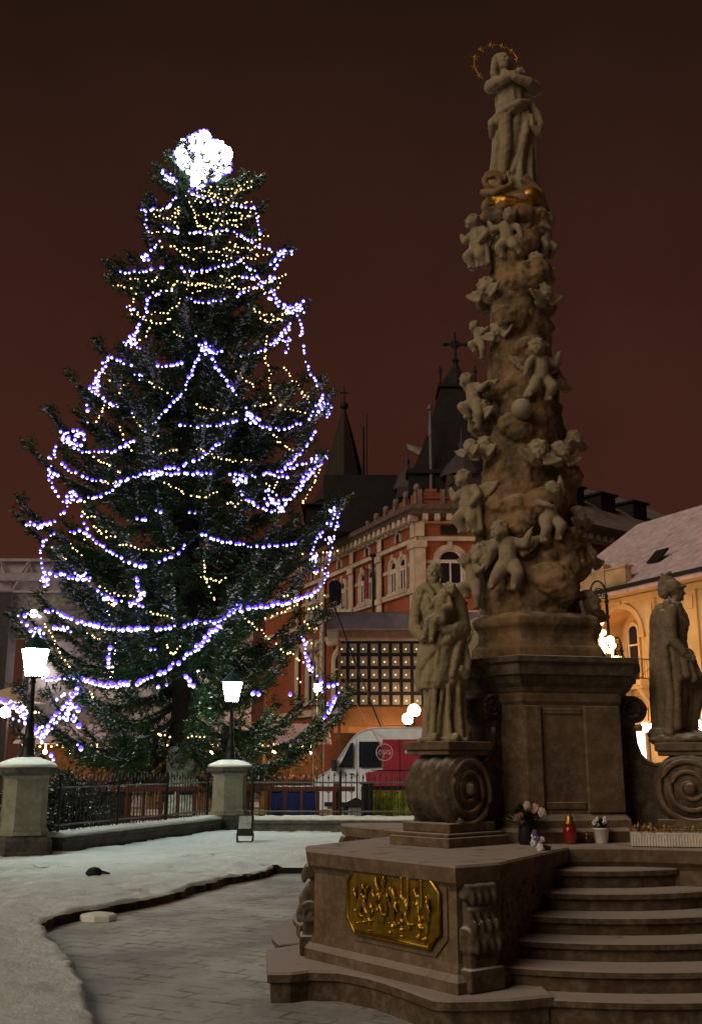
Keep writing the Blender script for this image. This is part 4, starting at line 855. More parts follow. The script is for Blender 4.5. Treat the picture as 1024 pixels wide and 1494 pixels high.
for i in range(int(w.L * 190)):
    u = rs.uniform(0, w.L); b = w.pt(u, ZT + .115 + rs.uniform(-.01, .03), rs.uniform(-.18, -.03)); a_ = rs.uniform(0, 6.28); e_ = rs.uniform(.2, 1.3); d_ = Vector((math.cos(a_) * math.cos(e_), math.sin(a_) * math.cos(e_), math.sin(e_))); s_ = d_.cross(Vector((0, 0, 1))).normalized(); l_ = rs.uniform(.03, .055); q.add([b, b + d_ * l_ * .5 + s_ * .012, b + d_ * l_, b + d_ * l_ * .5 - s_ * .012], [(0, 1, 2, 3)])
q.build('golden_leaves', plain('golden_leaf', (.36, .20, .07), .55, .3, var=.3, scale=30), root)
# ================================================================== BUILDINGS
def arch_pts(u0, u1, z0, z1, rise=.85, n=10):
    h = (u1 - u0) / 2 * rise; m = (u0 + u1) / 2
    return [(u0, z0)] + [(m - (u1 - u0) / 2 * math.cos(b), z1 - h + h * math.sin(b)) for b in np.linspace(0, math.pi, n)] + [(u1, z0)]
def band(w, mb, outer, inner, n0, n1):      # strip between two open outlines
    k = len(outer)
    V = [w.pt(*p, n) for n in (n0, n1) for L_ in (outer, inner) for p in L_]; q = lambda a, b, i: a * 2 * k + b * k + i; Fc = []
    for i in range(k - 1):
        Fc += [(q(1, 0, i), q(1, 0, i + 1), q(1, 1, i + 1), q(1, 1, i)), (q(0, 0, i), q(0, 0, i + 1), q(1, 0, i + 1), q(1, 0, i)), (q(0, 1, i), q(1, 1, i), q(1, 1, i + 1), q(0, 1, i + 1))]
    for i in (0, k - 1): Fc.append((q(0, 0, i), q(0, 1, i), q(1, 1, i), q(1, 0, i)))
    mb.add(V, Fc)
def window(w, par, u0, u1, z0, z1, sur=.22, arch=True, mull=True, key=True, glass='glass_dark', trim='trim'):
    rise = .85 if arch else .04
    o = arch_pts(u0 - sur, u1 + sur, z0, z1 + sur, rise); i_ = arch_pts(u0, u1, z0, z1, rise)
    q = MB(); band(w, q, o, i_, .0, .13); w.box(q, u0 - sur - .1, u1 + sur + .1, z0 - .20, z0 - .002, .0, .20)
    if key: w.box(q, (u0 + u1) / 2 - .12, (u0 + u1) / 2 + .12, z1 + .02, z1 + sur + .14, .131, .19)
    wn = q.build('window', M[trim], par)
    q = MB(); w.poly(q, i_, .002, .02); q.build('pane', M[glass], wn)
    q = MB(); f_ = .08; band(w, q, i_, arch_pts(u0 + f_, u1 - f_, z0, z1 - f_, rise), .021, .075); m = (u0 + u1) / 2; zs = z0 + (z1 - z0) * .62
    w.box(q, u0 + f_, u1 - f_, z0, z0 + f_, .021, .07); w.box(q, u0 + f_, u1 - f_, zs, zs + .07, .021, .07)
    if mull: w.box(q, m - .04, m + .04, z0 + f_, zs, .021, .068)
    q.build('frame', M['white_paint'], wn); return wn
def dentil(w, q, u0, u1, z, step=.5, d_=.5): 
    u = u0 + step * .3
    while u < u1 - .2: w.box(q, u, u + step * .45, z - .32, z, .02, d_); u += step
# ------------------------------------------------------------------ red brick corner building
BK = (3.5, 52.0); dl = Vector((-4.85, 11.0)).normalized(); LW = 24.0
wl = Wall2((BK[0] + dl.x * LW, BK[1] + dl.y * LW), BK); wf = Wall2(BK, (7.6, 52.08)); wr = Wall2((7.6, 52.08), (7.6 + 22 * .78, 52.08 + 22 * .625))
br = thing('brick_building', 'red brick corner building with pale arched window trim and dark corner dome', 'building', (BK[0], BK[1], 0))
back = [wr.p + wr.d * wr.L, wr.p + wr.d * wr.L + Vector((-8, 10, 0)), wl.p + Vector((11, 4, 0)), wl.p]
plan = [tuple(wl.p.xy), BK, (7.6, 52.08), tuple((wr.p + wr.d * wr.L).xy), tuple(back[1].xy), tuple(back[2].xy)]
q = MB(); q.prism(plan, 0, 14.2); q.build('wall', M['brick'], br)
X = lambda u: LW - u                         # left wing: u counted from the corner
tr = MB()
for w, a, b in ((wl, 0, LW), (wf, 0, wf.L), (wr, 0, wr.L)):
    w.box(tr, a, b, 10.28, 10.56, 0, .16); w.box(tr, a, b, 12.92, 13.14, 0, .14); w.box(tr, a, b, 9.05, 9.3, 0, .12); w.box(tr, a, b, 11.75, 11.93, 0, .06); w.box(tr, a, b, 4.6, 5.0, 0, .2); w.box(tr, a, b, 13.86, 13.96, 0, .12); dentil(w, tr, a, b, 14.28, .62, .5)
tr.build('string_courses', M['trim'], br)
for w, us in ((wl, [X(.35), X(4.4), X(8.25), X(12.7), X(17)]), (wf, [.05, 3.7]), (wr, [3.4, 7.2, 11.])):
    for u in us:
        q = MB(); w.box(q, u - .28, u + .28, 5.1, 12.9, .161, .24); w.box(q, u - .24, u + .24, 13.15, 13.85, .145, .2); w.box(q, u - .36, u + .36, 12.55, 12.9, .241, .32); w.box(q, u - .34, u + .34, 10.2, 10.5, .241, .32); q.build('pilaster', M['trim'], br)
for c_ in (2.3, 6.25, 10.3, 14.6):
    for s_ in (-.56, .56): window(wl, br, X(c_ + s_) - .36, X(c_ + s_) + .36, 10.62, 12.35, .20)
    q = MB(); aw = arch_pts(X(c_) - .24, X(c_) + .24, 13.3, 13.78); band(wl, q, arch_pts(X(c_) - .36, X(c_) + .36, 13.24, 13.84), aw, 0, .1); at_ = q.build('attic_window', M['trim'], br); q = MB(); wl.poly(q, aw, .002, .02); q.build('pane', M['black'], at_)
    window(wl, br, X(c_) - .75, X(c_) + .75, 5.5, 8.2, .3)
    q = MB(); q.tube([wl.pt(X(c_) + .95 * math.cos(b), 8.75 + .55 * math.sin(b), .2) for b in np.linspace(.1, 3.04, 12)], .16, 6); q.ell(wl.pt(X(c_), 8.9, .2), (.4, .2, .35)); q.ell(wl.pt(X(c_) - .8, 8.8, .2), (.4, .2, .25)); q.ell(wl.pt(X(c_) + .8, 8.8, .2), (.4, .2, .25)); q.sculpt('pediment', M['trim'], br, voxel=.07, it=2)
window(wf, br, 1.0, 2.2, 10.62, 12.45, .28); window(wf, br, 1.0, 2.2, 5.5, 8.2, .3)
q = MB(); wf.box(q, 1.15, 2.15, 13.28, 13.75, 0, .03); q.build('attic_window', M['black'], br)
for c_ in (1.8, 5.3, 9.2, 13): window(wr, br, c_ - .6, c_ + .6, 10.62, 12.45, .26); window(wr, br, c_ - .6, c_ + .6, 5.5, 8.2, .3)
ew = MB(); P_ = [tuple(p) for p in plan]
moulding(ew, P_, [(14.2, .02), (14.30, .5), (14.42, .55), (14.5, .72), (14.72, .78), (14.76, .6)]); ew.build('cornice', M['cornice_dull'] if 'cornice_dull' in M else plain('dull_cornice', (.13, .095, .085), .9, var=.3), br)
M['cornice_grey'] = plain('grey_stucco', (.20, .14, .125), .9, var=.3)
# parapet with broken outline over the corner
q = MB()
wf.box(q, .1, 3.9, 14.77, 15.55, -.5, -.1); wf.box(q, .4, 1.0, 15.55, 15.75, -.5, -.08); wf.box(q, 2.8, 3.4, 15.55, 15.75, -.5, -.08); wf.box(q, .3, 3.7, 15.2, 15.3, -.1, -.04)
for i in range(5): u = X(.5 + i * 1.35); wl.box(q, u - .55, u + .05, 14.77, 15.62 - .12 * i, -.5, -.1); wl.box(q, u + .05, u + .62, 14.77, 15.05, -.45, -.15)
q.build('parapet', M['brick'], br)
for i in range(6): q = MB(); u = X(.4 + i * 1.25); wl.box(q, u - .14, u + .14, 14.77, 15.7 - .12 * i, -.3, -.02); q.ell(wl.pt(u, 15.88 - .12 * i, -.16), (.2, .2, .26)); q.build('parapet_post', M['cornice_grey'], br)
for u in (.1, 1.3, 2.7, 3.9): q = MB(); wf.box(q, u - .12, u + .12, 14.77, 15.72, -.099, -.02); q.build('parapet_post', M['cornice_grey'], br)
# roofs
q = MB(); rz = 19.0
A_ = [wl.pt(-.5, 14.7, .4), wl.pt(X(1.5), 14.7, .0), wl.pt(X(3.5), 17.4, -4.0), wl.pt(-.5, 17.4, -4.0)]
q.add(A_ + [p + Vector((0, 0, -.3)) for p in A_], [(0, 1, 2, 3), (4, 7, 6, 5), (0, 4, 5, 1), (1, 5, 6, 2), (2, 6, 7, 3), (3, 7, 4, 0)]); q.build('roof', M['roof_thin'], br)
q = MB(); B_ = [wr.pt(0.5, 14.7, .5), wr.pt(wr.L + .5, 14.7, .5), wr.pt(wr.L + .5, 17.1, -2.4), wr.pt(.5, 17.1, -2.4)]
q.add(B_ + [p + Vector((0, 0, -.3)) for p in B_], [(0, 1, 2, 3), (4, 7, 6, 5), (0, 4, 5, 1), (1, 5, 6, 2), (2, 6, 7, 3), (3, 7, 4, 0)])
B_ = [wr.pt(0.5, 17.12, -2.4), wr.pt(wr.L + .5, 17.12, -2.4), wr.pt(wr.L + .5, 20.2, -7.5), wr.pt(.5, 20.2, -7.5)]
q.add(B_ + [p + Vector((0, 0, -.3)) for p in B_], [(0, 1, 2, 3), (4, 7, 6, 5), (0, 4, 5, 1), (1, 5, 6, 2), (2, 6, 7, 3), (3, 7, 4, 0)]); rf = q.build('roof', M['roof_thin'], br)
for u in (9.0, 12.0, 15.2):
    q = MB(); p_ = wr.pt(u, 17.0, -2.2)
    wr.box(q, u - .7, u + .7, 16.75, 17.75, -3.6, -1.9); wr.box(q, u - .85, u + .85, 17.751, 17.88, -3.8, -1.75); q.build('dormer', M['roof_dark'], rf)
# corner dome: steep square mansard with lantern, lucarne and cross
q = MB(); dc = Vector((6.15, 56.6, 0))
def sq(h, z): return [(dc.x + sx_ * h, dc.y + sy_ * h, z) for sx_, sy_ in ((-1, -1), (1, -1), (1, 1), (-1, 1))]
q.loft([sq(3.0, 14.9), sq(3.0, 16.9), sq(3.15, 17.0), sq(3.15, 17.2), sq(2.75, 17.4), sq(2.25, 18.6), sq(1.75, 20.2), sq(1.3, 21.8), sq(1.0, 22.7), sq(1.15, 22.75), sq(1.15, 22.95), sq(.8, 23.0)])
dm = q.build('corner_dome', M['roof_dark'], br)
q = MB(); q.lathe(dc, [(.9, 23.0), (.75, 23.6), (.3, 24.2), (.12, 24.6), (.22, 24.8), (.08, 25.0), (.05, 26.6)], 8); q.box(dc.x - .6, dc.x + .6, dc.y - .05, dc.y + .05, 25.75, 25.9); q.ell(dc + Vector((0, 0, 25.82)), (.3, .06, .3)); q.ell(dc + Vector((-.6, 0, 25.82)), .13); q.ell(dc + Vector((.6, 0, 25.82)), .13)
for sx_ in (-1, 1): q.lathe(dc + Vector((sx_ * 1.0, -1.0, 0)), [(.06, 22.9), (.06, 23.6), (.12, 23.7), (.02, 24.1)], 6)
q.build('cross_finial', M['roof_dark'], dm)
def lucarne(x, y, s_):
    q = MB(); q.box(x - .8 * s_, x + .8 * s_, y - .5, y + 1.4, 14.9, 16.2 + .4 * s_); q.lathe((x, y + .3, 0), [(1.05 * s_, 16.3 + .3 * s_), (1.05 * s_, 16.5 + .3 * s_), (.75 * s_, 16.9 + .4 * s_), (.35 * s_, 17.3 + .5 * s_), (.1, 17.5 + .6 * s_), (.2 * s_, 17.7 + .7 * s_), (.05, 17.85 + .8 * s_), (.03, 18.4 + .9 * s_)], 12)
    q.tube([(x + .75 * s_ * math.cos(b), y - .52, 15.6 + .8 * s_ * math.sin(b)) for b in np.linspace(0, 3.14, 12)], .09, 5); return q.build('lucarne', plain('dark_zinc', (.05, .04, .045), .6) if 'zinc' not in M else M['zinc'], br)
lucarne(6.0, 52.9, 1.15); lucarne(3.15, 55.0, .75)
q = MB(); q.lathe((4.35, 53.6, 0), [(.12, 14.9), (.10, 19.0), (.16, 19.2), (.05, 20.6), (.16, 20.7), (.14, 20.9), (.05, 21)], 8); q.build('rain_pipe', plain('grey_zinc', (.10, .085, .095), .5), br)
q = MB(); q.box(-1.6, 2.7, 58, 63, 14.8, 18.2); q.build('rear_block', M['roof_dark'], br)
q = MB(); q.tube([wl.pt(X(4.95), 4.0, .3), wl.pt(X(4.95), 13.0, .3)], .08, 6); q.ell(wl.pt(X(4.95), 13.05, .3), (.2, .2, .12)); q.build('drainpipe', M['black'], br)
q = MB(); f0 = wl.pt(X(5.55), 12.0, .3); q.tube([f0, f0 + Vector((-.3, -.8, .4))], .04, 5); fp = q.build('flagpole', M['black'], br)
q = MB(); N = 6; q.loft([[f0 + Vector((-.22 + .05 * math.sin(i), -.6, .3 - .0)) * 1 + Vector((.05 * i - .05, -.02 * i, z)) for i in range(N)] + [f0 + Vector((.05 * i - .25, -.55 - .02 * i, .3 + z)) for i in range(N - 1, -1, -1)] for z in (0, -.8, -1.7)]); q.build('flag', plain('dull_red_flag', (.16, .03, .03), .8, var=.4), fp)
# ------------------------------------------------------------------ church spire and masts
ch = thing('church_spire', 'slim dark church spire with ball and cross beyond the brick roof', 'spire', (-.6, 85, 0))
q = MB(); q.box(-2.6, 1.4, 83, 87, 0, 23.2); q.build('tower', M['roof_dark'], ch)
q = MB(); q.lathe((-.6, 85, 0), [(2.9, 23.2), (2.75, 23.5), (2.0, 24.6), (1.75, 25.4), (.9, 29.0), (.12, 32.0)], 8); q.build('spire', M['roof_snowless'] if 'roof_snowless' in M else plain('spire_shingle', (.026, .016, .015), .8, var=.3), ch)
q = MB(); q.ell((-.6, 85, 32.2), .38); q.tube([(-.6, 85, 32.3), (-.6, 85, 34.0)], .07, 6); q.tube([(-.95, 85, 33.4), (-.25, 85, 33.4)], .07, 6); q.build('cross', M['black'], ch)
q = MB(); q.tube([(1.05, 84, 20), (1.05, 84, 29.9)], [.22, .10], 6); q.tube([(1.35, 84, 20), (1.35, 84, 31.2)], [.08, .04], 5); q.box(.7, 1.5, 83.7, 84.3, 20, 25.2)
tag(q.build('antenna_mast', M['roof_dark']), 'thin dark twin antenna mast on a chimney right of the spire', 'antenna')
hs = thing('roof_house', 'dark house roof below the church spire', 'house', (-4, 75, 0))
q = MB(); q.box(-3.2, 3.6, 72, 80, 0, 19.9); q.build('wall', M['roof_dark'], hs)
q = MB(); q.loft([[(-3.6, 71.6, 19.9), (4.0, 71.6, 19.9), (4.0, 80.4, 19.9), (-3.6, 80.4, 19.9)], [(-1.6, 75.9, 21.3), (2.0, 75.9, 21.3), (2.0, 76.1, 21.3), (-1.6, 76.1, 21.3)]]); q.build('roof', M['roof_dark'], hs)
# ------------------------------------------------------------------ yellow building on the right
wy = Wall2((10.5 - .441 * 3.4, 44.7 + .897 * 3.4), (10.5 + .441 * 22, 44.7 - .897 * 22)); S0 = 3.4
yb = thing('yellow_building', 'cream stucco town house with arched loggia and balcony lit by street lamps', 'building', (10.5, 44.7, 0))
q = MB(); u0, u1, zb, z1 = S0 + .72, S0 + 3.05, 4.98, 8.02
wy.box(q, 0, u0, 0, 8.7, -1.0, 0); wy.box(q, u1, wy.L, 0, 8.7, -1.0, 0); wy.box(q, u0, u1, 3.25, zb - .2, -1.0, 0)
ar = arch_pts(u0, u1, zb, z1, .95, 16); wy.poly(q, [(u0, 8.7)] + ar[1:-1][0:0] + [(u0, ar[1][1])] + ar[1:-1] + [(u1, 8.7)], -1.0, 0)
wy.box(q, u0, u1, zb - .2, 8.7, -1.25, -1.0); wy.box(q, 0, 11, 0, 8.7, -12, -6); wy.box(q, -.0, .6, 0, 8.7, -6, -1.0); q.loft([[wy.pt(u_, 8.69, .5), wy.pt(u_, 8.69, -11.8), wy.pt(u_ + .0, 13.1, -5.75)] for u_ in (.35, .6)])
q.build('wall', M['cream'], yb)
q = MB(); band(wy, q, arch_pts(u0 - .22, u1 + .22, 6.85, z1 + .22, .95, 16), arch_pts(u0, u1, 6.85, z1, .95, 16), .0, .09); wy.box(q, u0 - .3, u0 + .02, 6.70, 6.85, 0, .12); wy.box(q, u1 - .02, u1 + .3, 6.70, 6.85, 0, .12)
for u in (S0 + .2, S0 + 3.75, S0 + 6.0, S0 + 9.5): wy.box(q, u - .3, u + .3, 4.6, 8.2, .0, .10); wy.box(q, u - .16, u + .16, 7.5, 8.0, .101, .16)
wy.box(q, 0, wy.L, 8.2, 8.45, 0, .14); wy.box(q, 0, wy.L, 8.5, 8.7, 0, .3); wy.box(q, 0, wy.L, 4.35, 4.6, 0, .15); wy.box(q, 0, wy.L, 3.22, 3.4, 0, .12); wy.box(q, u0 + .9, u0 + 1.4, 8.20, 8.32, .141, .2)
q.build('stucco_trim', M['cream'], yb)
wb = Wall2(tuple((wy.p + wy.n * -1.0).xy), tuple((wy.p + wy.d * 9 + wy.n * -1.0).xy)); window(wb, yb, S0 + 1.15, S0 + 1.85, zb + .05, 7.5, .08, True, False, False, trim='cream')
for a_, b_ in ((S0 + 4.4, S0 + 5.4), (S0 + 7., S0 + 8.)): window(wy, yb, a_, b_, 5.2, 7.4, .16, True, True, True, trim='cream')
q = MB(); E_ = [wy.pt(-.2, 8.72, .75), wy.pt(wy.L, 8.72, .75), wy.pt(wy.L, 13.34, -5.75), wy.pt(.33, 13.34, -5.75)]
q.add(E_ + [p + Vector((0, 0, -.22)) for p in E_], [(0, 1, 2, 3), (4, 7, 6, 5), (0, 4, 5, 1), (1, 5, 6, 2), (2, 6, 7, 3), (3, 7, 4, 0)])
E_ = [wy.pt(.33, 13.34, -5.76), wy.pt(wy.L, 13.34, -5.76), wy.pt(wy.L, 8.72, -12), wy.pt(-.2, 8.72, -12)]
q.add(E_ + [p + Vector((0, 0, -.22)) for p in E_], [(0, 1, 2, 3), (4, 7, 6, 5), (0, 4, 5, 1), (1, 5, 6, 2), (2, 6, 7, 3), (3, 7, 4, 0)]); yr = q.build('roof', M['roof_snow'], yb)
q = MB(); wy.box(q, -.6, wy.L, 8.66, 8.82, .751, .86); q.build('gutter', M['black'], yb)
q = MB(); wy.box(q, 2.5, 6.3, 8.9, 9.65, .15, .5); wy.box(q, 4.45, 5.05, 8.9, 9.8, .10, .56); q.loft([[wy.pt(4.75 + .3 * math.cos(b), 9.8 + .22 * math.sin(b), n) for b in np.linspace(0, 3.14, 9)] for n in (.10, .56)])
wy.box(q, 2.4, 4.449, 9.651, 9.72, .1, .56); wy.box(q, 5.051, 6.4, 9.651, 9.72, .1, .56); q.build('parapet', M['cream_dull'], yb)
q = MB(); h0 = wy.pt(6.3, 9.85, -.75); q.extrude([h0, h0 + wy.d * .7, h0 + wy.d * .95 + Vector((0, 0, .5)) + wy.n * -.35, h0 + wy.d * .25 + Vector((0, 0, .5)) + wy.n * -.35], wy.n * .08 + Vector((0, 0, .05))); q.build('roof_hatch', M['roof_dark'], yr)
q = MB(); wy.box(q, S0 + 1.9, S0 + 3.9, 4.70, 4.92, .0, .95); wy.box(q, S0 + 2.0, S0 + 3.8, 4.6, 4.7, .16, .8)
for u in (S0 + 2.25, S0 + 3.4): q.loft([[wy.pt(u, 4.6, .16), wy.pt(u + .22, 4.6, .16), wy.pt(u + .22, 4.6, .75), wy.pt(u, 4.6, .75)], [wy.pt(u, 3.95, .01), wy.pt(u + .22, 3.95, .01), wy.pt(u + .22, 3.95, .2), wy.pt(u, 3.95, .2)]])
bal = q.build('balcony', M['cream'], yb)
q = MB(); rl = [wy.pt(S0 + 1.95, 0, .02), wy.pt(S0 + 1.95, 0, .9), wy.pt(S0 + 3.85, 0, .9), wy.pt(S0 + 3.85, 0, .02)]
for a_, b_ in zip(rl[:-1], rl[1:]):
    for z in (4.97, 5.72): q.tube([a_ + Vector((0, 0, z)), b_ + Vector((0, 0, z))], .02, 4)
    n_ = max(3, int((b_ - a_).length / .11))
    for i in range(n_): p_ = a_ + (b_ - a_) * (i / n_); q.tube([p_ + Vector((0, 0, 4.93)), p_ + Vector((0, 0, 5.72))], .009, 4)
    q.tube([a_ + Vector((0, 0, 4.97)), b_ + Vector((0, 0, 5.72))], .012, 4)
q.build('railing', M['iron'], bal)
for a_, b_ in ((S0 + 1.55, S0 + 3.0), (S0 + 4.6, S0 + 6.4), (S0 + 8, S0 + 10)):
    q = MB(); wy.box(q, a_, b_, .6, 2.95, .003, .03); sh = q.build('shop_window', M['shop'], yb)
    q = MB(); wy.box(q, a_ - .1, a_, .5, 3.05, .0, .12); wy.box(q, b_, b_ + .1, .5, 3.05, .0, .12); wy.box(q, a_, b_, 2.951, 3.1, .0, .14); wy.box(q, (a_ + b_) / 2 - .03, (a_ + b_) / 2 + .03, .6, 2.95, .031, .08); q.build('frame', M['cream_dull'], sh)
    q = MB(); n_ = 11; q.extrude([wy.pt(a_ - .1, 3.2, .16)] + [wy.pt(a_ - .1 + (b_ - a_ + .2) * i / (2 * n_), 2.98 if i % 2 else 3.08, .35) for i in range(2 * n_ + 1)] + [wy.pt(b_ + .1, 3.2, .16)], (0, 0, .03)); q.build('scalloped_awning', M['roof_dark'], sh)
for px, py, s_, Yy in ((947, 1062, .26, 39.2), (1021, 1052, .38, 36.8), (1016, 1085, .34, 36.8)):
    c = at(px, py, Yy); rs = random.Random(px); root = thing('light_ornament', {947: 'glaring white light cluster on the shop front left of the soldier saint', 1021: 'upper white light cluster at the right edge beside the soldier saint', 1016: 'lower glaring white light beside the soldier saint pedestal'}[px], 'light', c)
    q = MB(); 
    for k in range(14): q.ell(c + Vector((rs.uniform(-s_, s_), rs.uniform(-.08, .08), rs.uniform(-s_, s_) * .7)), rs.uniform(.25, .45) * s_, n=1)
    q.build('bulbs', M['white_light'] if px != 1016 else M['garland_glow'], root); q = MB(); q.tube([c + Vector((0, .05, s_)), c + Vector((.05, .1, s_ + .5))], .02, 5); q.tube([c + Vector((0, .05, -s_)), c + Vector((0, .05, -c.z))], .03, 5); q.build('bracket', M['iron'], root)
# scroll armed street lamps before the yellow building
def scroll_lamp(px, ptop, Yy, label, zlamp, garland=False, lx=-.25):
    top = at(px, ptop, Yy); c = Vector((top.x, Yy, 0)); root = thing('scroll_lamp_post', label, 'street lamp', c, 0, 'wrought iron lamp posts')
    q = MB(); q.lathe(c, [(.16, 0), (.16, .4), (.09, .6), (.06, 2.0), (.05, top.z - .5)], 10); q.build('pole', M['iron'], root, True)
    q = MB(); a0 = c + Vector((0, 0, top.z - .5)); k = -1
    q.tube([a0 + Vector((lx + -lx * math.cos(b), 0, .5 * math.sin(b))) for b in np.linspace(0, 3.6, 20)], .035, 6)
    q.tube([a0 + Vector((lx * .9 + .17 * r_ * math.cos(b), 0, .1 + .17 * r_ * math.sin(b))) for b, r_ in zip(np.linspace(0, 11, 36), np.linspace(1, .15, 36))], .025, 5)
    q.tube([a0 + Vector((lx * .3 + .1 * r_ * math.cos(b), 0, .12 * r_ * math.sin(b))) for b, r_ in zip(np.linspace(3, 11, 26), np.linspace(1, .15, 26))], .02, 5); q.ell(a0, .07); q.ell(a0 + Vector((0, 0, -.2)), .08)
    q.build('scroll_arm', M['iron'], root)
    b = a0 + Vector((2 * lx, 0, -.28)); b.z = zlamp
    q = MB(); q.lathe(b, [(.03, .34), (.05, .30), (.20, .12), (.24, .08), (.22, .06)], 12); q.tube([b + Vector((0, 0, .33)), (b.x, b.y, top.z - .62)], .02, 5); q.build('shade', M['iron'], root)
    q = MB(); q.ell(b + Vector((0, 0, .0)), (.21, .21, .09)); q.build('lit_globe', M['sodium'], root)
    return root, a0
scroll_lamp(906, 930, 37.0, 'farther scroll armed lamp post with a lit hanging lamp above the cornice', 5.34, lx=-.16)
r1, a0 = scroll_lamp(883, 848, 34.0, 'tall scroll armed lamp post wrapped in lights beside the column', 2.2, lx=-.27)
gl = thing('light_garland', 'warm glowing garland of big bulbs hanging down the scroll armed lamp post', 'light garland', at(882, 905, 33.9))
for px, py, s_ in ((870, 905, .16), (876, 908, .13), (872, 921, .13), (880, 923, .12), (879, 935, .15), (890, 934, .17), (894, 942, .13), (882, 944, .13), (878, 940, .1), (888, 950, .1), (893, 963, .08), (886, 972, .15), (880, 974, .10), (883, 980, .09)):
    q = MB(); q.ell(at(px, py, 33.85), s_ * .85, n=2); q.build('bulb', M['garland_glow'], gl, True)
q = MB(); q.tube([at(870, 905, 33.85), at(874, 920, 33.85), at(880, 935, 33.85), at(882, 975, 33.85)], .045, 5); q.tube([at(890, 934, 33.85), at(894, 945, 33.85), at(893, 968, 33.85)], .03, 5); q.build('tube', M['garland_glow'], gl)
q = MB(); q.tube([at(868, 967, 33.9), at(888, 967, 33.9)], .02, 5); q.build('bracket', M['iron'], gl)
# ------------------------------------------------------------------ lamp wall, tower, awning, globes
stg = thing('stage_canopy', 'grey fabric stage canopy above the wall of small lamps', 'canopy', (.7, 35.5, 0))
q = MB(); q.box(-.85, 5.5, 34.9, 38.5, 6.12, 6.72); bevel(q.build('fascia', plain('grey_lilac_fabric', (.17, .14, .16), .85, var=.25, scale=1.5, bmp=.3), stg), .04)
q = MB(); q.box(-.45, 5.3, 35.2, 35.6, 5.88, 6.1); q.box(-.45, -.35, 35.7, 35.8, 0, 5.88); q.box(5.2, 5.3, 35.7, 35.8, 0, 5.88); q.build('frame', plain('brown_canvas', (.20, .12, .08), .9), stg)
lw = thing('lamp_wall', 'dark wall of small square lamps in rows under the grey canopy', 'lamp panel', (1.0, 36, 0))
q = MB(); q.box(-.42, 5.2, 36.05, 36.2, 3.6, 5.86); q.build('backing', M['black'], lw)
cell = plain('dull_reflector', (.25, .20, .185), .6, var=.25, scale=3); dx_ = .372; dz_ = .445
for r_ in range(5):
    for c_ in range(15):
        x = -.30 + dx_ * c_; z = 5.60 - dz_ * r_
        q = MB(); q.loft([[(x + sx_ * .125, 36.0, z + sz_ * .16) for sx_, sz_ in ((-1, -1), (1, -1), (1, 1), (-1, 1))], [(x + sx_ * .10, 36.046, z + sz_ * .13) for sx_, sz_ in ((-1, -1), (1, -1), (1, 1), (-1, 1))]], True); ce = q.build('reflector', cell, lw)
        q = MB(); q.ell((x - .02, 35.985, z - .03), .034, n=1); q.build('bulb', M['small_bulb'], ce)
def truss(c, h, label, w=.34):
    root = thing('truss_tower', label, 'truss tower', c, 0, 'stage truss towers'); q = MB(); Z = Vector((0, 0, 1)); cs = [c + Vector((sx_ * w / 2, sy_ * w / 2, 0)) for sx_, sy_ in ((-1, -1), (1, -1), (1, 1), (-1, 1))]
    for p_ in cs: q.tube([p_, p_ + Z * h], .03, 6)
    q.build('uprights', M['steel'], root); q = MB(); n_ = int(h / .4)
    for i in range(n_):
        for k in range(4): a_, b_ = cs[k], cs[(k + 1) % 4]; q.tube([a_ + Z * (i * h / n_), b_ + Z * ((i + 1) * h / n_)], .013, 4)
    q.build('lattice', M['steel'], root); return root
tc_ = at(465, 900, 34.2); tc_.z = 0
truss(tc_, 6.7, 'slim metal lattice tower between the spruce and the lamp wall'); 
q = MB(); s0 = at(489, 866, 34.4); q.loft([[(s0.x + sx_ * w_, 34.4 + sy_ * .2, s0.z + z) for sx_, sy_ in ((-1, -1), (1, -1), (1, 1), (-1, 1))] for z, w_ in ((-.36, .14), (-.3, .2), (.3, .21), (.42, .1))]); q.tube([s0 + Vector((-.1, 0, -.1)), tc_ + Vector((.1, 0, 6.6))], .03, 5); bevel(tag(q.build('loudspeaker', M['black']), 'black covered loudspeaker hung at the top of the lattice tower', 'loudspeaker'), .03)
def rope(a_, b_, r_, label, mat, nm='guy_rope'): q = MB(); q.tube([a_ + (b_ - a_) * t + Vector((0, 0, -.10 * math.sin(math.pi * t))) for t in np.linspace(0, 1, 9)], r_, 6); q.ell(a_, r_ * 2); q.ell(b_, r_ * 2); tag(q.build(nm, mat), label, 'rope', 'guy ropes of the stage')
rope(at(486, 880, 34.3), gnd(592, 1150, 1.0), .022, 'thick dark guy rope slanting down across the front of the van', M['black'])
rope(at(500, 985, 34.0), at(556, 1088, 29.0), .014, 'thin orange lit guy rope ending above the van', plain('orange_rope', (.5, .20, .08), .8))
rope(at(488, 900, 34.3), at(560, 1060, 31.0), .008, 'thinnest grey guy line behind the thick dark rope', plain('grey_line', (.25, .15, .1), .8))
aw = thing('market_awning', 'orange lit canvas awning of a stall below the lamp wall', 'awning', (1, 38, 0)); q = MB()
q.loft([[(-.45, 37.3, 3.62), (2.3, 37.3, 3.62), (1.85, 36.6, 2.98), (-.55, 36.6, 2.95)], [(-.45, 37.3, 3.66), (2.3, 37.3, 3.66), (1.85, 36.57, 3.01), (-.55, 36.57, 2.98)]]); q.box(-.6, 1.9, 36.55, 36.6, 2.72, 2.95); q.build('canvas', plain('orange_canvas', (.62, .30, .14), .85, var=.12, scale=2), aw)
tm = plain('stall_timber', (.20, .11, .06), .8)
for x in (-.5, 1.8): q = MB(); q.box(x - .05, x + .05, 36.62, 36.72, 0, 2.95); q.build('post', tm, aw)
q = MB(); q.box(-.5, 2.2, 38.6, 38.8, 0, 3.2); q.build('rear_wall', tm, aw)
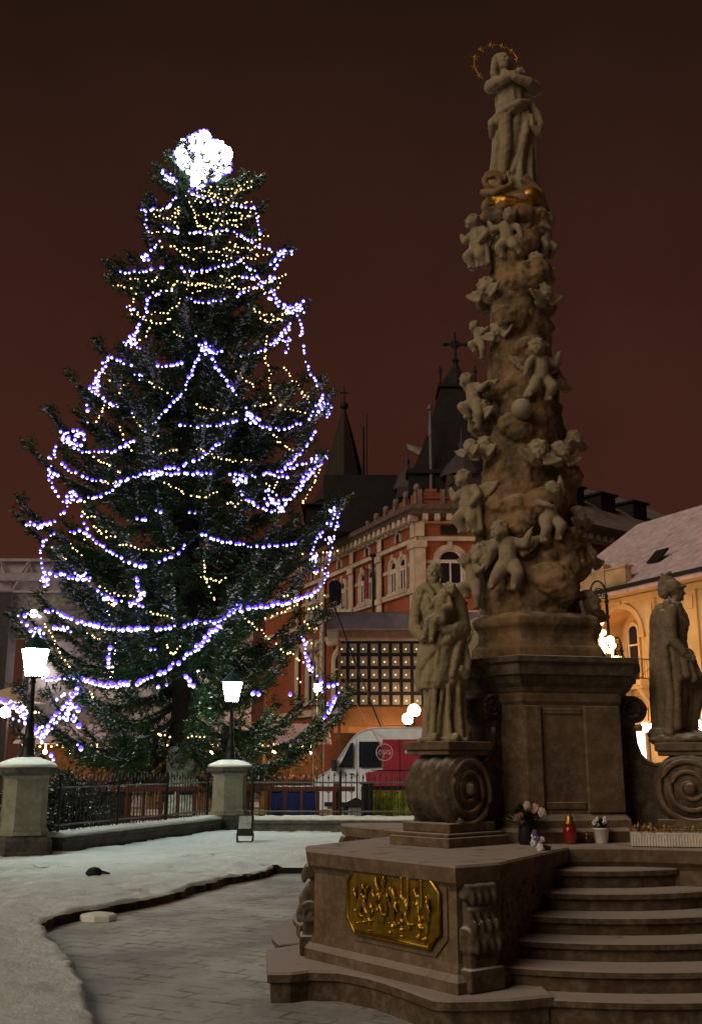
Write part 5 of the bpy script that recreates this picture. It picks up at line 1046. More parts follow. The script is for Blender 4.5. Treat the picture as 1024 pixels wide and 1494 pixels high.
def globe_lamp(px, py, Yy, r_, label, mat):
    c = at(px, py, Yy); root = thing('globe_lamp', label, 'street lamp', (c.x, c.y, 0), 0, 'globe lamps of the market'); q = MB(); q.ell(c, r_, n=3); q.build('globe', mat, root, True)
    q = MB(); q.lathe((c.x, c.y, 0), [(.09, 0), (.09, .3), (.05, .4), (.04, c.z - r_ - .05), (.10, c.z - r_ + .02)], 8); q.build('pole', M['iron'], root); return root
globe_lamp(604, 1037, 33.5, .20, 'round glowing globe lamp behind the robed saint above the van', M['warm_lamp'])
globe_lamp(595, 1049, 35.0, .19, 'lower white globe lamp left of the round one behind the van', M['warm_lamp'])
globe_lamp(742, 1025, 26.8, .13, 'added unseen globe lamp behind the column pedestal brightening the van', M['warm_lamp'])  # unseen lamp, added only to brighten the side of the van
# street lights farther down the street that light the two facades
for x, y, z, lab in ((9.0, 44.0, 5.2, 'street lamp in the lane between brick and cream houses'), (4.6, 40.5, 5.0, 'street lamp hidden behind the monument before the brick house'), (-1.5, 46.0, 5.0, 'street lamp behind the spruce before the brick house')):
    c = Vector((x, y, 0)); root = thing('lane_lamp', lab, 'street lamp', c, 0, 'lane lamps'); q = MB(); q.lathe(c, [(.12, 0), (.12, .5), (.06, .7), (.045, z - .2)], 10); q.build('pole', M['iron'], root, True)
    q = MB(); q.ell(c + Vector((0, 0, z)), .22, n=2); q.build('globe', M['sodium' if x > 8 else 'lane_glow'], root, True)
    q = MB(); q.lathe(c, [(.24, z + .12), (.12, z + .25), (.03, z + .34)], 10); q.build('cap', M['iron'], root)
# ------------------------------------------------------------------ hall with glass canopy on the left
hl = thing('canopy_hall', 'grey hall with white lit truss canopy left of the spruce', 'hall', (-12, 40, 0))
lil = plain('lilac_lit_canvas', (.42, .37, .41), .9, var=.1); greyp = plain('grey_panel', (.24, .21, .21), .9, var=.2)
q = MB(); q.box(-13.95, -4.0, 40.3, 46, 8.3, 9.55); q.build('canopy', lil, hl)
q = MB(); q.box(-13.95, -4, 40.1, 40.3, 9.5, 9.62); q.box(-13.95, -4, 40.02, 40.3, 8.72, 9.02); q.box(-13.95, -4, 40.1, 40.3, 8.25, 8.34)
for i in range(9): x = -13.9 + i * 1.1; q.tube([(x, 40.15, 9.5), (x + .55, 40.15, 8.4), (x + 1.1, 40.15, 9.5)], .05, 5)
q.build('truss', plain('grey_lilac_steel', (.30, .25, .30), .5, .3), hl)
q = MB(); q.box(-14, -4, 40.2, 40.6, 6.45, 8.24); q.box(-13.9, -4, 40.15, 40.199, 7.6, 7.66); q.build('beam', plain('dark_grey_beam', (.13, .115, .11), .9, var=.3), hl)
q = MB(); q.box(-14.6, -13.3, 39.9, 41, 0, 8.24); q.build('column', plain('dark_brown_column', (.05, .042, .045), .9), hl)
q = MB(); q.box(-13.2, -4, 42.0, 42.3, 0, 8.28); q.build('wall', plain('pale_plaster', (.30, .265, .265), .9, var=.15), hl)
q = MB(); q.box(-12.9, -12.6, 41.8, 41.95, 0, 6.4); q.box(-10.6, -10.4, 41.8, 41.95, 0, 6.4); q.box(-7.5, -7.3, 41.8, 41.95, 0, 6.4); q.build('posts', greyp, hl)
for x in (-12.2, -9.4, -6.2):
    q = MB(); q.ell((x, 41.2, 5.2), .24, n=2); q.tube([(x, 41.2, 5.4), (x, 41.2, 6.44)], .03, 5); q.build('hanging_lamp', M['hall_glow'], hl)
    q = MB(); q.ell((x, 39.2, 7.3), .16, n=2); q.tube([(x, 39.2, 7.3), (x, 40.19, 7.3)], .03, 5); q.build('flood_lamp', M['hall_glow'], hl)
hl.location = (-13.8, 46, -.24); hl.scale = (1.15, 1, 1.15)
# ------------------------------------------------------------------ market stalls glimpsed under the spruce
wood = plain('stall_boards', (.22, .12, .06), .8, var=.25, scale=5); wood2 = plain('stall_dark_boards', (.10, .055, .03), .8)
def stall(x, y, w, label, seed):
    rs = random.Random(seed); root = thing('market_stall', label, 'market stall', (x, y, 0), 0, 'lit wooden stalls of the Christmas market')
    q = MB(); q.box(x - w / 2, x + w / 2, y, y + .08, 0, 1.0); q.box(x - w / 2, x - w / 2 + .08, y + .08, y + 2, 0, 2.5); q.box(x + w / 2 - .08, x + w / 2, y + .08, y + 2, 0, 2.5); q.box(x - w / 2 + .08, x + w / 2 - .08, y + 1.92, y + 2, 0, 2.5); q.build('wall', wood, root)
    q = MB(); q.box(x - w / 2 - .1, x + w / 2 + .1, y - .25, y + .35, 1.001, 1.06); q.build('counter', wood2, root)
    q = MB(); q.loft([[(x + s_ * (w / 2 + .3), y - .5, 2.45) for s_ in (-1, 1)] + [(x + s_ * (w / 2 + .3), y + 2.3, 2.45) for s_ in (1, -1)], [(x + s_ * (w / 2 + .25), y + .85, 3.25) for s_ in (-1, 1)] + [(x + s_ * (w / 2 + .25), y + .95, 3.25) for s_ in (1, -1)]]); q.build('roof', M['roof_snow'], root)
    for k in range(3):
        b = Vector((x + (k - 1) * w * .3, y + .5, 2.15)); q = MB(); q.ell(b, .085, n=2); q.tube([b, b + Vector((0, 0, .35))], .012, 4); q.build('lamp', M['warm_lamp'], root)
    gm = plain('stall_goods', (.4, .2, .12), .7, var=.5, scale=7)
    for k in range(12): q = MB(); r_ = rs.uniform(.06, .11); px_ = x + (k / 11 - .5) * .88 * w; q.lathe((px_, y + rs.uniform(-.1, .2), 1.062), [(r_ * .7, 0), (r_, r_ * .6), (r_ * .8, r_ * 1.6), (r_ * .3, r_ * 2.2)], 8); q.build('goods', gm, root)
    q = MB()
    for k in range(int(w / .22)): q.ell((x - w / 2 + .1 + k * .22, y - .52, 2.38 - .05 * (k % 2)), .045, n=1)
    q.build('bulb_string', M['warm_bulb'], root)
stall(-11.0, 41.0, 3.4, 'lit wooden stall seen behind the left lamp post', 1); stall(-6.4, 41.4, 3.0, 'lit wooden stall seen between lamp post and spruce trunk', 2); stall(-2.3, 41.0, 2.4, 'lit wooden stall seen right of the spruce trunk', 3)
q = MB(); c = at(14, 1022, 38); root = thing('market_parasol', 'pale market parasol glowing at the left edge behind the shrub', 'parasol', (c.x, 38, 0)); q.lathe((c.x, 38, 0), [(1.35, c.z - .1), (1.2, c.z + .02), (.1, c.z + .45)], 10); q.build('canopy', plain('pale_parasol', (.6, .45, .36), .9), root); q = MB(); q.lathe((c.x, 38, 0), [(.05, 0), (.04, c.z + .4)], 8); q.build('pole', wood2, root)
for k in range(3): q = MB(); q.ell((c.x - .7 + .7 * k, 37.6, c.z - .35 - .1 * (k % 2)), .2, n=2); q.build('lamp', M['white_light'], root)
# ================================================================== THE SPRUCE
TX, TY = -4.47 * 33 / 28, 33.0; K = 33 / 28
SIL = [(215, 262, 335), (232, 255, 347), (250, 226, 380), (300, 208, 386), (330, 206, 388), (352, 203, 398), (366, 190, 424), (385, 165, 410), (400, 158, 405), (425, 170, 420), (445, 165, 446), (470, 180, 440), (500, 172, 428), (530, 120, 446), (552, 102, 462), (575, 112, 484), (600, 112, 480), (625, 90, 470), (650, 44, 466), (670, 52, 473), (700, 60, 455), (728, 40, 506), (745, 28, 500), (765, 30, 492), (800, 56, 486), (840, 55, 475), (870, 52, 486), (898, 20, 484), (930, 28, 470), (960, 40, 478), (1000, 45, 512), (1040, 0, 508), (1075, -10, 490), (1110, 0, 470)]
PR = []
for y_, xl, xr in SIL:
    a_ = at(xl, y_, TY); b_ = at(xr, y_, TY); PR.append((a_.z, TX - a_.x, b_.x - TX))
PR.sort(); PZ, PL_, PRr = map(np.array, zip(*PR)); TOPZ = at(297, 205, TY).z
def env(z, az):
    l_ = np.interp(z, PZ, PL_); r_ = np.interp(z, PZ, PRr); c_ = math.cos(az)
    m_ = (l_ + r_) / 2 * .97
    side = r_ if c_ > 0 else l_
    return m_ * (1 - abs(c_) ** 1.5) + side * abs(c_) ** 1.5
tree = thing('spruce_tree', 'tall snowy spruce wrapped in blue white and warm light strings', 'tree', (TX, TY, 0))
q = MB(); zs = np.linspace(-.1, TOPZ - .3, 24)
q.loft([[(TX + (.43 * (1 - z / (TOPZ + .3)) + .02) * (1 + .06 * math.sin(3 * a + z)) * math.cos(a), TY + (.43 * (1 - z / (TOPZ + .3)) + .02) * (1 + .06 * math.sin(3 * a + z)) * math.sin(a), z) for a in np.linspace(0, 2 * math.pi, 15)[:-1]] for z in zs])
q.build('trunk', M['bark'], tree, True)
q = MB(); q.loft([[(TX + r_ * (1 + .05 * math.sin(3 * a + z)) * math.cos(a), TY + r_ * (1 + .05 * math.sin(3 * a + z)) * math.sin(a), z) for a in np.linspace(0, 2 * math.pi, 19)[:-1]] for z, r_ in ((-.05, .56), (.3, .52), (1.0, .50), (1.7, .49), (2.2, .475))]); q.build('limewash_wrap', M['limewash'], tree, True)
q = MB(); q.loft([[(TX + 0.525 * math.cos(a), TY + 0.525 * math.sin(a), z) for a in np.linspace(0, 2 * math.pi, 19)[:-1]] for z in (.75, .9)]); q.build('strap', M['black'], tree)
# branches
rt = np.random.default_rng(3)
BR = []
z = 2.2; az = 0.
while z < TOPZ - .35:
    f_ = (TOPZ - z) / TOPZ; n_ = int(7 + 5 * f_)
    for k in range(n_):
        zz = z + rt.uniform(-.16, .16); a_ = az + 2 * math.pi * k / n_ + rt.uniform(-.25, .25)
        if zz < 4.9 and abs(((a_ + math.pi / 2 + .12) + math.pi) % (2 * math.pi) - math.pi) < .40: continue
        if zz < 4.2 and rt.random() < .3: continue
        BR.append((zz, a_, rt.choice([1.0, .93, .86, .78, .68, .55], p=[.12, .15, .22, .22, .17, .12]) * rt.uniform(.94, 1.03)))
    az += 1.1; z += .43 + .29 * f_
# prominent limbs whose tips break the outline in the photo: (tip pixel)
for tx, ty in ((162, 396), (158, 405), (424, 366), (445, 441), (103, 553), (484, 578), (478, 600), (44, 652), (472, 668), (506, 728), (500, 740), (28, 752), (38, 735), (20, 898), (470, 575), (112, 600), (230, 246), (382, 262), (386, 300), (208, 300), (300, 505), (360, 590), (318, 672), (236, 690), (215, 608), (345, 890), (130, 835), (452, 840), (512, 1005), (505, 1030), (236, 575), (440, 610), (470, 1040), (60, 1010), (180, 1000)):
    p_ = at(tx, ty, TY); dx = p_.x - TX; R_ = max(float(np.interp(p_.z, PZ, PL_ if dx < 0 else PRr)), abs(dx))
    a_ = -math.acos(max(-1, min(1, dx / (R_ * 1.0)))); BR.append((p_.z, a_, None, R_))
wood_ = MB(); blades_p = []; blades_d = []; blades_l = []; blades_w = []; sn_p = []; sn_d = []; sn_l = []; sn_w = []
def emit(P, D, L, Wd): blades_p.append(P); blades_d.append(D); blades_l.append(L); blades_w.append(Wd)
for B in BR:
    zt0, a_ = B[0], B[1]
    if B[2] is None: L = B[3]; tipz = zt0
    else: L = max(.3, env(zt0, a_) * B[2]); tipz = zt0
    f_ = max(0., min(1., zt0 / TOPZ)); er = np.array([math.cos(a_), math.sin(a_), 0]); et = np.array([-math.sin(a_), math.cos(a_), 0])
    up = np.array([0, 0, 1.]); drop = L * (.30 * (1 - f_) + .02); rise0 = -drop * .15 + L * .22 * f_
    N = 14; s = np.linspace(0, 1, N); zc = -drop * np.sin(math.pi * np.minimum(s * 1.0, 1)) * .9 + L * (.10 + .16 * f_) * (s ** 3)
    base_z = tipz - zc[-1]
    if base_z > TOPZ - .3: base_z = TOPZ - .3
    pts = np.array([TX, TY, base_z]) + er * (L * s)[:, None] + up * zc[:, None] + et * (rt.uniform(-.10, .10) * L * s ** 2)[:, None]
    wood_.tube([tuple(p) for p in pts], [max(.012, .018 + .012 * L * (1 - si)) for si in s], 4)
    # twigs
    pm = B[2] is None; nt_ = int((14 + 13 * L) * (1.45 if pm else 1)); ss = rt.uniform(.12, 1, nt_) ** .8
    for si in ss:
        i = min(N - 2, int(si * (N - 1))); t_ = si * (N - 1) - i; p0 = pts[i] * (1 - t_) + pts[i + 1] * t_; tang = pts[i + 1] - pts[i]; tang /= np.linalg.norm(tang)
        sg = 1 if rt.random() < .5 else -1; l2 = (.20 + .26 * L * (1 - si) ** .8 * .55 + .12 * rt.random()) * (.65 + .35 * min(1, L / 2)); hang = rt.uniform(.15, 1.0) * (.25 + .75 * (1 - f_))
        d2 = tang * rt.uniform(.5, .95) + et * sg * rt.uniform(.35, 1.0) - up * hang * .8 + up * .15; d2 /= np.linalg.norm(d2)
        m_ = max(6, int(l2 / .026)); tt = rt.uniform(.0, 1, m_)[:, None]; P = p0 + d2 * l2 * tt - up * (hang * .35 * l2 * tt ** 2)
        D = d2 * .75 + rt.normal(0, .42, (m_, 3)) - up * .12; D /= np.linalg.norm(D, axis=1)[:, None]
        emit(P, D, rt.uniform(.10, .21, m_), rt.uniform(.011, .020, m_))
        if rt.random() < (.7 if pm and si > .6 else .26) * (.2 + .8 * si):
            ms = max(2, int(m_ * .45)); ts = rt.uniform(.1, 1, ms)[:, None]; Ps = p0 + d2 * l2 * ts - up * (hang * .35 * l2 * ts ** 2) + up * .03
            Ds = d2 + rt.normal(0, .35, (ms, 3)); Ds[:, 2] *= .5; Ds /= np.linalg.norm(Ds, axis=1)[:, None]
            sn_p.append(Ps); sn_d.append(Ds); sn_l.append(rt.uniform(.06, .13, ms)); sn_w.append(rt.uniform(.02, .042, ms))
    # needles and snow along the limb itself
    m_ = int(50 + 50 * L); si = rt.uniform(.1, 1, m_); P = np.stack([np.interp(si, s, pts[:, k]) for k in range(3)], 1); tg = er * 1.0
    D = tg * .6 + rt.normal(0, .55, (m_, 3)); D /= np.linalg.norm(D, axis=1)[:, None]; emit(P, D, rt.uniform(.10, .2, m_), rt.uniform(.012, .022, m_))
    m_ = int((22 + 34 * L) * (1.7 if pm else 1)); si = rt.uniform(.16, 1, m_) ** (.55 if pm else .8); P = np.stack([np.interp(si, s, pts[:, k]) for k in range(3)], 1) + up * .035 + rt.normal(0, .025, (m_, 3)); D = tg + rt.normal(0, .35, (m_, 3)); D[:, 2] *= .5; D /= np.linalg.norm(D, axis=1)[:, None]
    sn_p.append(P); sn_d.append(D); sn_l.append(rt.uniform(.08, .18, m_)); sn_w.append(rt.uniform(.022, .05, m_))
    # bushy tip
    m_ = 60; P = pts[-1] + rt.normal(0, .10, (m_, 3)) - er * rt.uniform(0, .3, m_)[:, None]; D = er * .7 + up * .35 + rt.normal(0, .5, (m_, 3)); D /= np.linalg.norm(D, axis=1)[:, None]; emit(P, D, rt.uniform(.12, .24, m_), rt.uniform(.014, .024, m_))
# leader
m_ = 900; zz = rt.uniform(TOPZ - 1.6, TOPZ + .25, m_); P = np.stack([TX + rt.normal(0, .14, m_) * (TOPZ + .5 - zz), TY + rt.normal(0, .14, m_) * (TOPZ + .5 - zz), zz], 1); D = rt.normal(0, .5, (m_, 3)) + np.array([0, 0, .5]); D /= np.linalg.norm(D, axis=1)[:, None]; emit(P, D, rt.uniform(.12, .24, m_), rt.uniform(.014, .024, m_))
wood_.build('branches', M['bark'], tree)
def blades(P, D, L, Wd, flat=False):
    P = np.concatenate(P); D = np.concatenate(D); L = np.concatenate(L)[:, None]; Wd = np.concatenate(Wd)[:, None]
    rnd = rt.normal(0, 1, P.shape); S = np.cross(D, rnd if not flat else np.tile([0, 0, 1.], (len(P), 1)) + .35 * rnd); S /= np.linalg.norm(S, axis=1)[:, None] + 1e-9
    V = np.stack([P, P + D * L * .45 + S * Wd, P + D * L, P + D * L * .45 - S * Wd], 1).reshape(-1, 3)
    return V, np.arange(len(V)).reshape(-1, 4)
def needle_mat():
    m, nt, b = new_mat('spruce_needles'); b.inputs['Roughness'].default_value = .65; b.inputs['Specular IOR Level'].default_value = .2
    c = mixc(nt, ramp(nt, noise(nt, 1.3, 4), .35, .65), (.009, .028, .014), (.03, .07, .02)); c = mixc(nt, ramp(nt, noise(nt, 9, 2), .5, .8), c, (.075, .15, .022))
    nt.links.new(c, b.inputs['Base Color']); return m
V, Fq = blades(blades_p, blades_d, blades_l, blades_w); print('needles', len(Fq)); fo = npmesh('foliage', V, Fq, needle_mat(), tree)
V, Fq = blades(sn_p, sn_d, sn_l, sn_w, True); print('snow', len(Fq)); npmesh('snow', V, Fq, M['snow_cap'], tree)
# glowing topper
tp = at(297, 236, TY - .75); top = thing('tree_topper', 'dazzling white ball of lights crowning the spruce', 'tree topper', tp)
q = MB(); rs = random.Random(2); k_ = TY / F * 1.03
blob = [(297, 200, 9), (285, 208, 12), (272, 212, 11), (300, 214, 15), (315, 216, 12), (327, 224, 11), (276, 228, 15), (297, 232, 18), (316, 236, 15), (328, 243, 8), (280, 246, 14), (298, 252, 14), (290, 264, 11), (268, 235, 8), (313, 252, 10), (263, 222, 7)]
for px, py, r_ in blob:
    for _ in range(int(2.2 * r_)): a_ = rs.uniform(0, 6.28); d_ = r_ * math.sqrt(rs.random()); q.ell(at(px + d_ * math.cos(a_), py + d_ * math.sin(a_), TY - .75 + rs.uniform(-.3, .3)), rs.uniform(.05, .085), n=1)
for _ in range(70):
    px, py, r_ = rs.choice(blob); a_ = rs.uniform(0, 6.28); q.ell(at(px + r_ * .95 * math.cos(a_), py + r_ * .95 * math.sin(a_), TY - .80), .058, n=1)
q.build('white_bulbs', M['star'], top, True)
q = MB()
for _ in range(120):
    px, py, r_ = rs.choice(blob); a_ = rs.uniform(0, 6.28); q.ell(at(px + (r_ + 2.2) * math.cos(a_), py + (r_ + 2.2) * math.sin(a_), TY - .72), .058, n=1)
q.build('violet_bulbs', M['star_violet'], top, True)  # violet rim of the topper's glow, built as added small spheres
q = MB(); q.tube([(TX, TY, TOPZ - 1.2), (tp.x, tp.y + .1, tp.z), at(296, 196, TY - .3)], .03, 6); q.build('stem', M['iron'], top)
# ------------------------------------------------------------------ light strings (traced polylines; laid on the front of the crown)
BS = [[(236,250),(250,262),(260,270)],[(238,246),(258,262)],[(207,307),(243,301),(262,283)],[(210,307),(213,327),(218,346)],[(274,280),(299,289),(315,297),(343,300),(373,303)],[(373,303),(376,330),(382,342)],[(237,330),(248,336),(262,340)],[(276,341),(290,336),(302,341),(321,336),(340,335),(356,346),(380,360),(399,367),(415,364)],[(232,350),(223,364),(209,375),(213,382)],[(177,396),(198,396),(213,394),(243,389)],[(260,386),(270,394),(284,396),(298,394),(315,389),(337,386),(352,380)],[(352,380),(360,390),(371,396),(381,408),(385,415)],[(395,385),(405,375),(415,362)],[(400,396),(405,385),(412,376)],[(355,402),(372,408),(385,412)],[(215,436),(228,428),(240,425),(252,424)],[(273,435),(293,441),(318,438),(340,435),(352,427),(385,415)],[(387,430),(409,446),(424,456),(443,440)],[(397,425),(408,440),(420,447),(440,444)],[(410,452),(428,455),(441,447)],[(215,436),(213,455),(199,483),(184,497)],[(184,447),(195,452),(202,455)],[(434,461),(441,484),(443,495)],[(425,472),(412,485),(400,497),(390,505)],[(422,480),(420,498)],[(200,482),(192,493),(182,503),(198,505),(215,513)],[(182,498),(196,494)],[(157,521),(172,526),(187,532),(200,529)],[(223,533),(241,535),(256,532),(269,528)],[(157,523),(152,538),(139,552),(142,564),(129,565)],[(150,530),(146,548),(136,560)],[(129,566),(147,580),(172,593)],[(140,572),(152,582),(160,588)],[(193,603),(208,609)],[(128,592),(129,604),(125,622)],[(91,637),(104,645),(121,650)],[(100,630),(112,628),(124,634),(120,642)],[(92,642),(104,650),(121,659),(142,660),(162,659),(177,653),(198,641)],[(208,631),(218,622),(241,599),(256,584),(270,568),(278,546),(285,530),(299,506)],[(299,500),(292,515),(288,528)],[(296,503),(306,512),(315,532),(329,554),(348,581)],[(300,508),(314,514),(325,512)],[(89,676),(104,688),(119,695),(132,698),(157,703)],[(73,666),(84,664)],[(73,681),(71,691),(75,706),(86,726)],[(72,686),(79,700)],[(96,724),(106,715),(112,722)],[(100,728),(112,732),(129,725),(147,724),(162,716),(177,703),(195,697),(213,692),(236,691)],[(170,703),(185,700),(196,693)],[(205,690),(222,693),(238,689)],[(243,683),(264,682),(276,673),(293,668),(321,646),(336,634)],[(243,692),(256,691),(275,690),(306,691)],[(351,519),(372,514),(397,505),(420,484)],[(422,495),(420,508),(412,518)],[(439,484),(446,524),(454,546),(466,565)],[(466,574),(472,585),(481,592),(478,602),(471,615)],[(458,600),(468,604),(478,596)],[(462,590),(470,580),(472,570)],[(265,620),(288,621),(308,622),(326,618),(349,613)],[(356,590),(360,600),(367,609),(372,617)],[(360,605),(370,603),(378,612)],[(372,617),(392,625),(412,625),(438,617),(463,602),(481,592)],[(336,691),(362,695),(387,693),(412,687),(443,677),(468,673)],[(388,690),(405,697),(425,694)],[(470,675),(450,693),(438,713),(425,726),(402,734),(374,736),(359,729),(348,712),(339,691)],[(390,720),(400,735),(412,744)],[(445,690),(440,705),(430,715),(420,730)],[(460,630),(443,655),(428,670),(410,686)],[(372,736),(384,743),(398,746),(412,738)],[(38,766),(61,768),(84,758),(94,745)],[(45,762),(60,770),(75,764)],[(79,778),(61,794),(58,814)],[(68,786),(62,796)],[(102,775),(127,776),(145,794),(168,810),(188,823),(216,827)],[(119,753),(127,771)],[(200,755),(209,758),(218,758)],[(228,745),(236,750)],[(61,822),(63,840),(66,857)],[(66,834),(78,840),(91,837),(110,845),(132,842),(130,852)],[(70,845),(66,852)],[(143,863),(152,872),(165,876),(178,879)],[(198,842),(203,857),(206,872),(190,885)],[(190,878),(200,882),(208,885)],[(28,898),(40,897),(58,894),(76,890),(91,899),(109,905),(127,910),(155,917),(178,918),(203,918),(223,915),(236,919),(254,914)],[(33,908),(43,918),(58,930)],[(46,920),(54,915),(60,926)],[(78,915),(90,919),(104,920)],[(268,913),(288,908),(311,908),(328,903),(339,890),(351,887),(372,887),(384,885),(420,879),(438,872),(455,867),(471,852),(481,832)],[(334,895),(345,888),(352,884)],[(321,915),(306,923),(293,938),(283,950),(270,957),(260,970)],[(316,918),(300,934),(288,948)],[(254,969),(244,980),(223,988),(203,997),(178,998),(152,999),(135,995),(107,988),(76,993),(61,988)],[(122,992),(140,998),(160,1002),(180,1001)],[(159,946),(159,960),(159,975)],[(294,780),(316,787),(334,792),(362,796),(382,797),(412,795),(435,792)],[(278,747),(286,749)],[(262,806),(270,794)],[(234,819),(246,814),(256,809)],[(499,730),(494,758),(486,786),(483,806),(478,822),(471,837)],[(488,743),(481,768),(466,781),(455,804),(458,827)],[(478,762),(486,766),(492,770)],[(458,835),(470,832),(480,838)],[(443,933),(448,964),(455,976)],[(453,975),(465,991),(479,1001),(493,998)],[(493,1012),(486,1024),(475,1047)],[(487,1022),(478,1040)],[(271,987),(276,994),(282,1003)],[(370,1010),(378,1014)],[(425,1012),(428,1014)],[(114,1006),(99,1026),(81,1044),(69,1061),(56,1072),(41,1056),(30,1036),(15,1031),(2,1018)],[(95,1030),(104,1026),(112,1032),(118,1040)],[(46,1064),(56,1076),(66,1070)],[(115,1088),(118,1096)],[(74,1103),(78,1110)],[(214,945),(226,949)],[(0,1022),(12,1028),(24,1034),(34,1046)],[(98,1042),(108,1050),(116,1060)],[(70,1066),(82,1054),(94,1042),(104,1030)],[(4,1040),(16,1046),(28,1052)],[(84,1020),(96,1014),(110,1012)]]
WS = [[(306,271),(334,275),(359,277),(365,271)],[(350,270),(358,266),(366,262)],[(259,305),(246,317),(262,333)],[(281,299),(287,324),(299,333)],[(302,317),(327,322),(359,317),(368,308)],[(237,361),(256,360),(268,371),(281,380)],[(299,377),(321,380),(340,377)],[(326,362),(340,366),(350,370)],[(259,410),(287,413),(315,416),(343,419)],[(199,430),(187,452),(205,464)],[(221,457),(243,455),(259,446),(265,435)],[(217,478),(214,492)],[(370,449),(380,458),(393,461),(405,470)],[(388,490),(388,528),(394,541),(394,564),(398,578)],[(410,532),(422,548),(438,566),(450,581)],[(373,593),(387,590),(402,584),(417,597),(438,602),(448,604)],[(440,575),(448,582),(452,590)],[(346,543),(359,554),(372,566)],[(280,589),(293,593),(313,598),(331,606),(346,602)],[(398,635),(417,653),(433,661),(428,673)],[(468,680),(458,703),(448,724),(440,736)],[(390,705),(398,712),(408,700)],[(288,654),(306,663),(323,670),(346,674),(372,669)],[(149,595),(144,610),(138,626)],[(176,618),(177,632),(181,642),(195,661)],[(137,668),(154,677),(177,689)],[(195,609),(205,625),(215,635),(236,634)],[(157,552),(165,558),(172,555)],[(180,563),(172,579),(157,576)],[(218,556),(233,568),(251,578)],[(280,724),(300,725),(318,717)],[(241,703),(255,712),(270,722)],[(134,763),(145,775),(155,783)],[(175,795),(188,797),(203,801),(221,805),(241,804),(256,801)],[(74,799),(86,810),(99,816)],[(102,794),(115,806),(122,811)],[(147,857),(165,866),(188,870),(200,870)],[(157,880),(170,886)],[(218,893),(233,898),(251,901)],[(66,910),(76,931),(84,946),(94,964),(104,978)],[(296,818),(302,852),(308,868),(316,882)],[(359,903),(379,920),(397,933),(412,950),(430,956),(443,970)],[(389,903),(407,895),(422,887),(438,880)],[(445,889),(463,887),(473,877),(474,865)],[(445,908),(455,920),(466,918)],[(455,811),(458,829),(460,844)],[(131,1008),(137,1021)],[(52,1038),(62,1038)],[(230,1072),(245,1074),(262,1075)],[(276,1076),(290,1075),(300,1074)],[(435,992),(438,1002)],[(312,910),(325,918)]]
wp = MB(); V_, F_ = ico(2); wp.add(V_ * np.array([.044, .044, .055]), F_); bulb_me = wp.build('bulb', M['bulb'], None, True).data; [bpy.data.objects.remove(o_) for o_ in list(bpy.data.objects) if o_.data is bulb_me]
V_B, F_B = V_ * np.array([.043, .043, .052]), F_
M['bulb_far'] = glow('blue_white_bulb_far', (.42, .40, 1.0), 4.0)
wp = MB(); V_, F_ = ico(1); V_W, F_W = V_ * .026, F_; wp.add(V_ * .026, F_); warm_me = wp.build('bulb', M['warm_bulb'], None, True).data
for o_ in [o_ for o_ in bpy.data.objects if o_.data is warm_me]: bpy.data.objects.remove(o_)
BANDS = [(0, 350, 'just under the white topper'), (350, 480, 'high on the spruce'), (480, 590, 'above the middle of the spruce'), (590, 700, 'round the middle of the spruce'), (700, 830, 'below the middle of the spruce'), (830, 960, 'on the broad lower boughs'), (960, 1300, 'lowest, at the height of the street lamps')]
SIDES = [(-99, 215, 'left side'), (215, 345, 'centre'), (345, 999, 'right side')]
ZONE = {}
rx = random.Random(41)
for cx_, cy_, n_, r_ in ((100,640,26,13),(119,632,14,9),(299,510,22,12),(367,607,26,13),(475,596,34,13),(428,450,30,13),(410,372,26,12),(247,259,18,9),(100,730,26,13),(66,846,24,11),(467,668,20,10),(492,745,22,12),(482,785,24,11),(192,500,20,10),(225,691,16,11),(56,924,18,10),(92,919,14,12),(100,1036,26,14),(58,1072,30,16),(18,1030,26,14),(105,1048,18,12),(136,566,16,9),(462,812,16,10),(346,889,12,10),(78,662,10,8),(212,374,12,8),(84,692,10,8),(355,700,16,14),(395,725,22,18),(410,740,16,12),(450,690,12,10),(205,868,10,9),(470,1004,18,12),(480,1030,10,8),(120,840,18,12),(415,497,10,8),(390,408,16,10),(60,765,14,10),(208,545,8,8),(240,1000,6,10)):
    for _ in range(int(n_ * .36)): a_ = rx.uniform(0, 6.28); q_ = rx.uniform(0, r_); BS.append([(cx_ + q_ * math.cos(a_), cy_ + q_ * .7 * math.sin(a_)), (cx_ + q_ * math.cos(a_) + rx.uniform(-9, 9), cy_ + q_ * .7 * math.sin(a_) + rx.uniform(-6, 6))])
for _ in range(50):                      # the fine warm strings loop everywhere between the blue ones
    y_ = rx.choice((rx.uniform(265, 480), rx.uniform(265, 480), rx.uniform(480, 960))); p_ = at(285, y_, TY); l_ = 285 - np.interp(p_.z, PZ, PL_) * 44; r_ = 285 + np.interp(p_.z, PZ, PRr) * 44
    x_ = rx.uniform(l_ + 10, r_ - 30); w_ = rx.uniform(18, 55); sg_ = rx.uniform(-4, 14); WS.append([(x_ + w_ * t_, y_ + sg_ * math.sin(math.pi * t_) + rx.uniform(-5, 5)) for t_ in (0, .33, .66, 1)])
def sample(pl, step):
    out = []; acc = 0.
    for (x0, y0), (x1, y1) in zip(pl[:-1], pl[1:]):
        L = math.hypot(x1 - x0, y1 - y0); t = acc
        while t < L: out.append((x0 + (x1 - x0) * t / L, y0 + (y1 - y0) * t / L)); t += step
        acc = t - L
    return out
rb = random.Random(17)
def on_crown(px, py):
    Y = TY - .5
    for _ in range(4):
        p_ = at(px, py, Y); dx = p_.x - TX; R_ = float(np.interp(p_.z, PZ, PL_ if dx < 0 else PRr)) * .96; k = max(0., R_ * R_ - dx * dx); Y = TY - .93 * math.sqrt(k) - .1
    return at(px, py, Y)
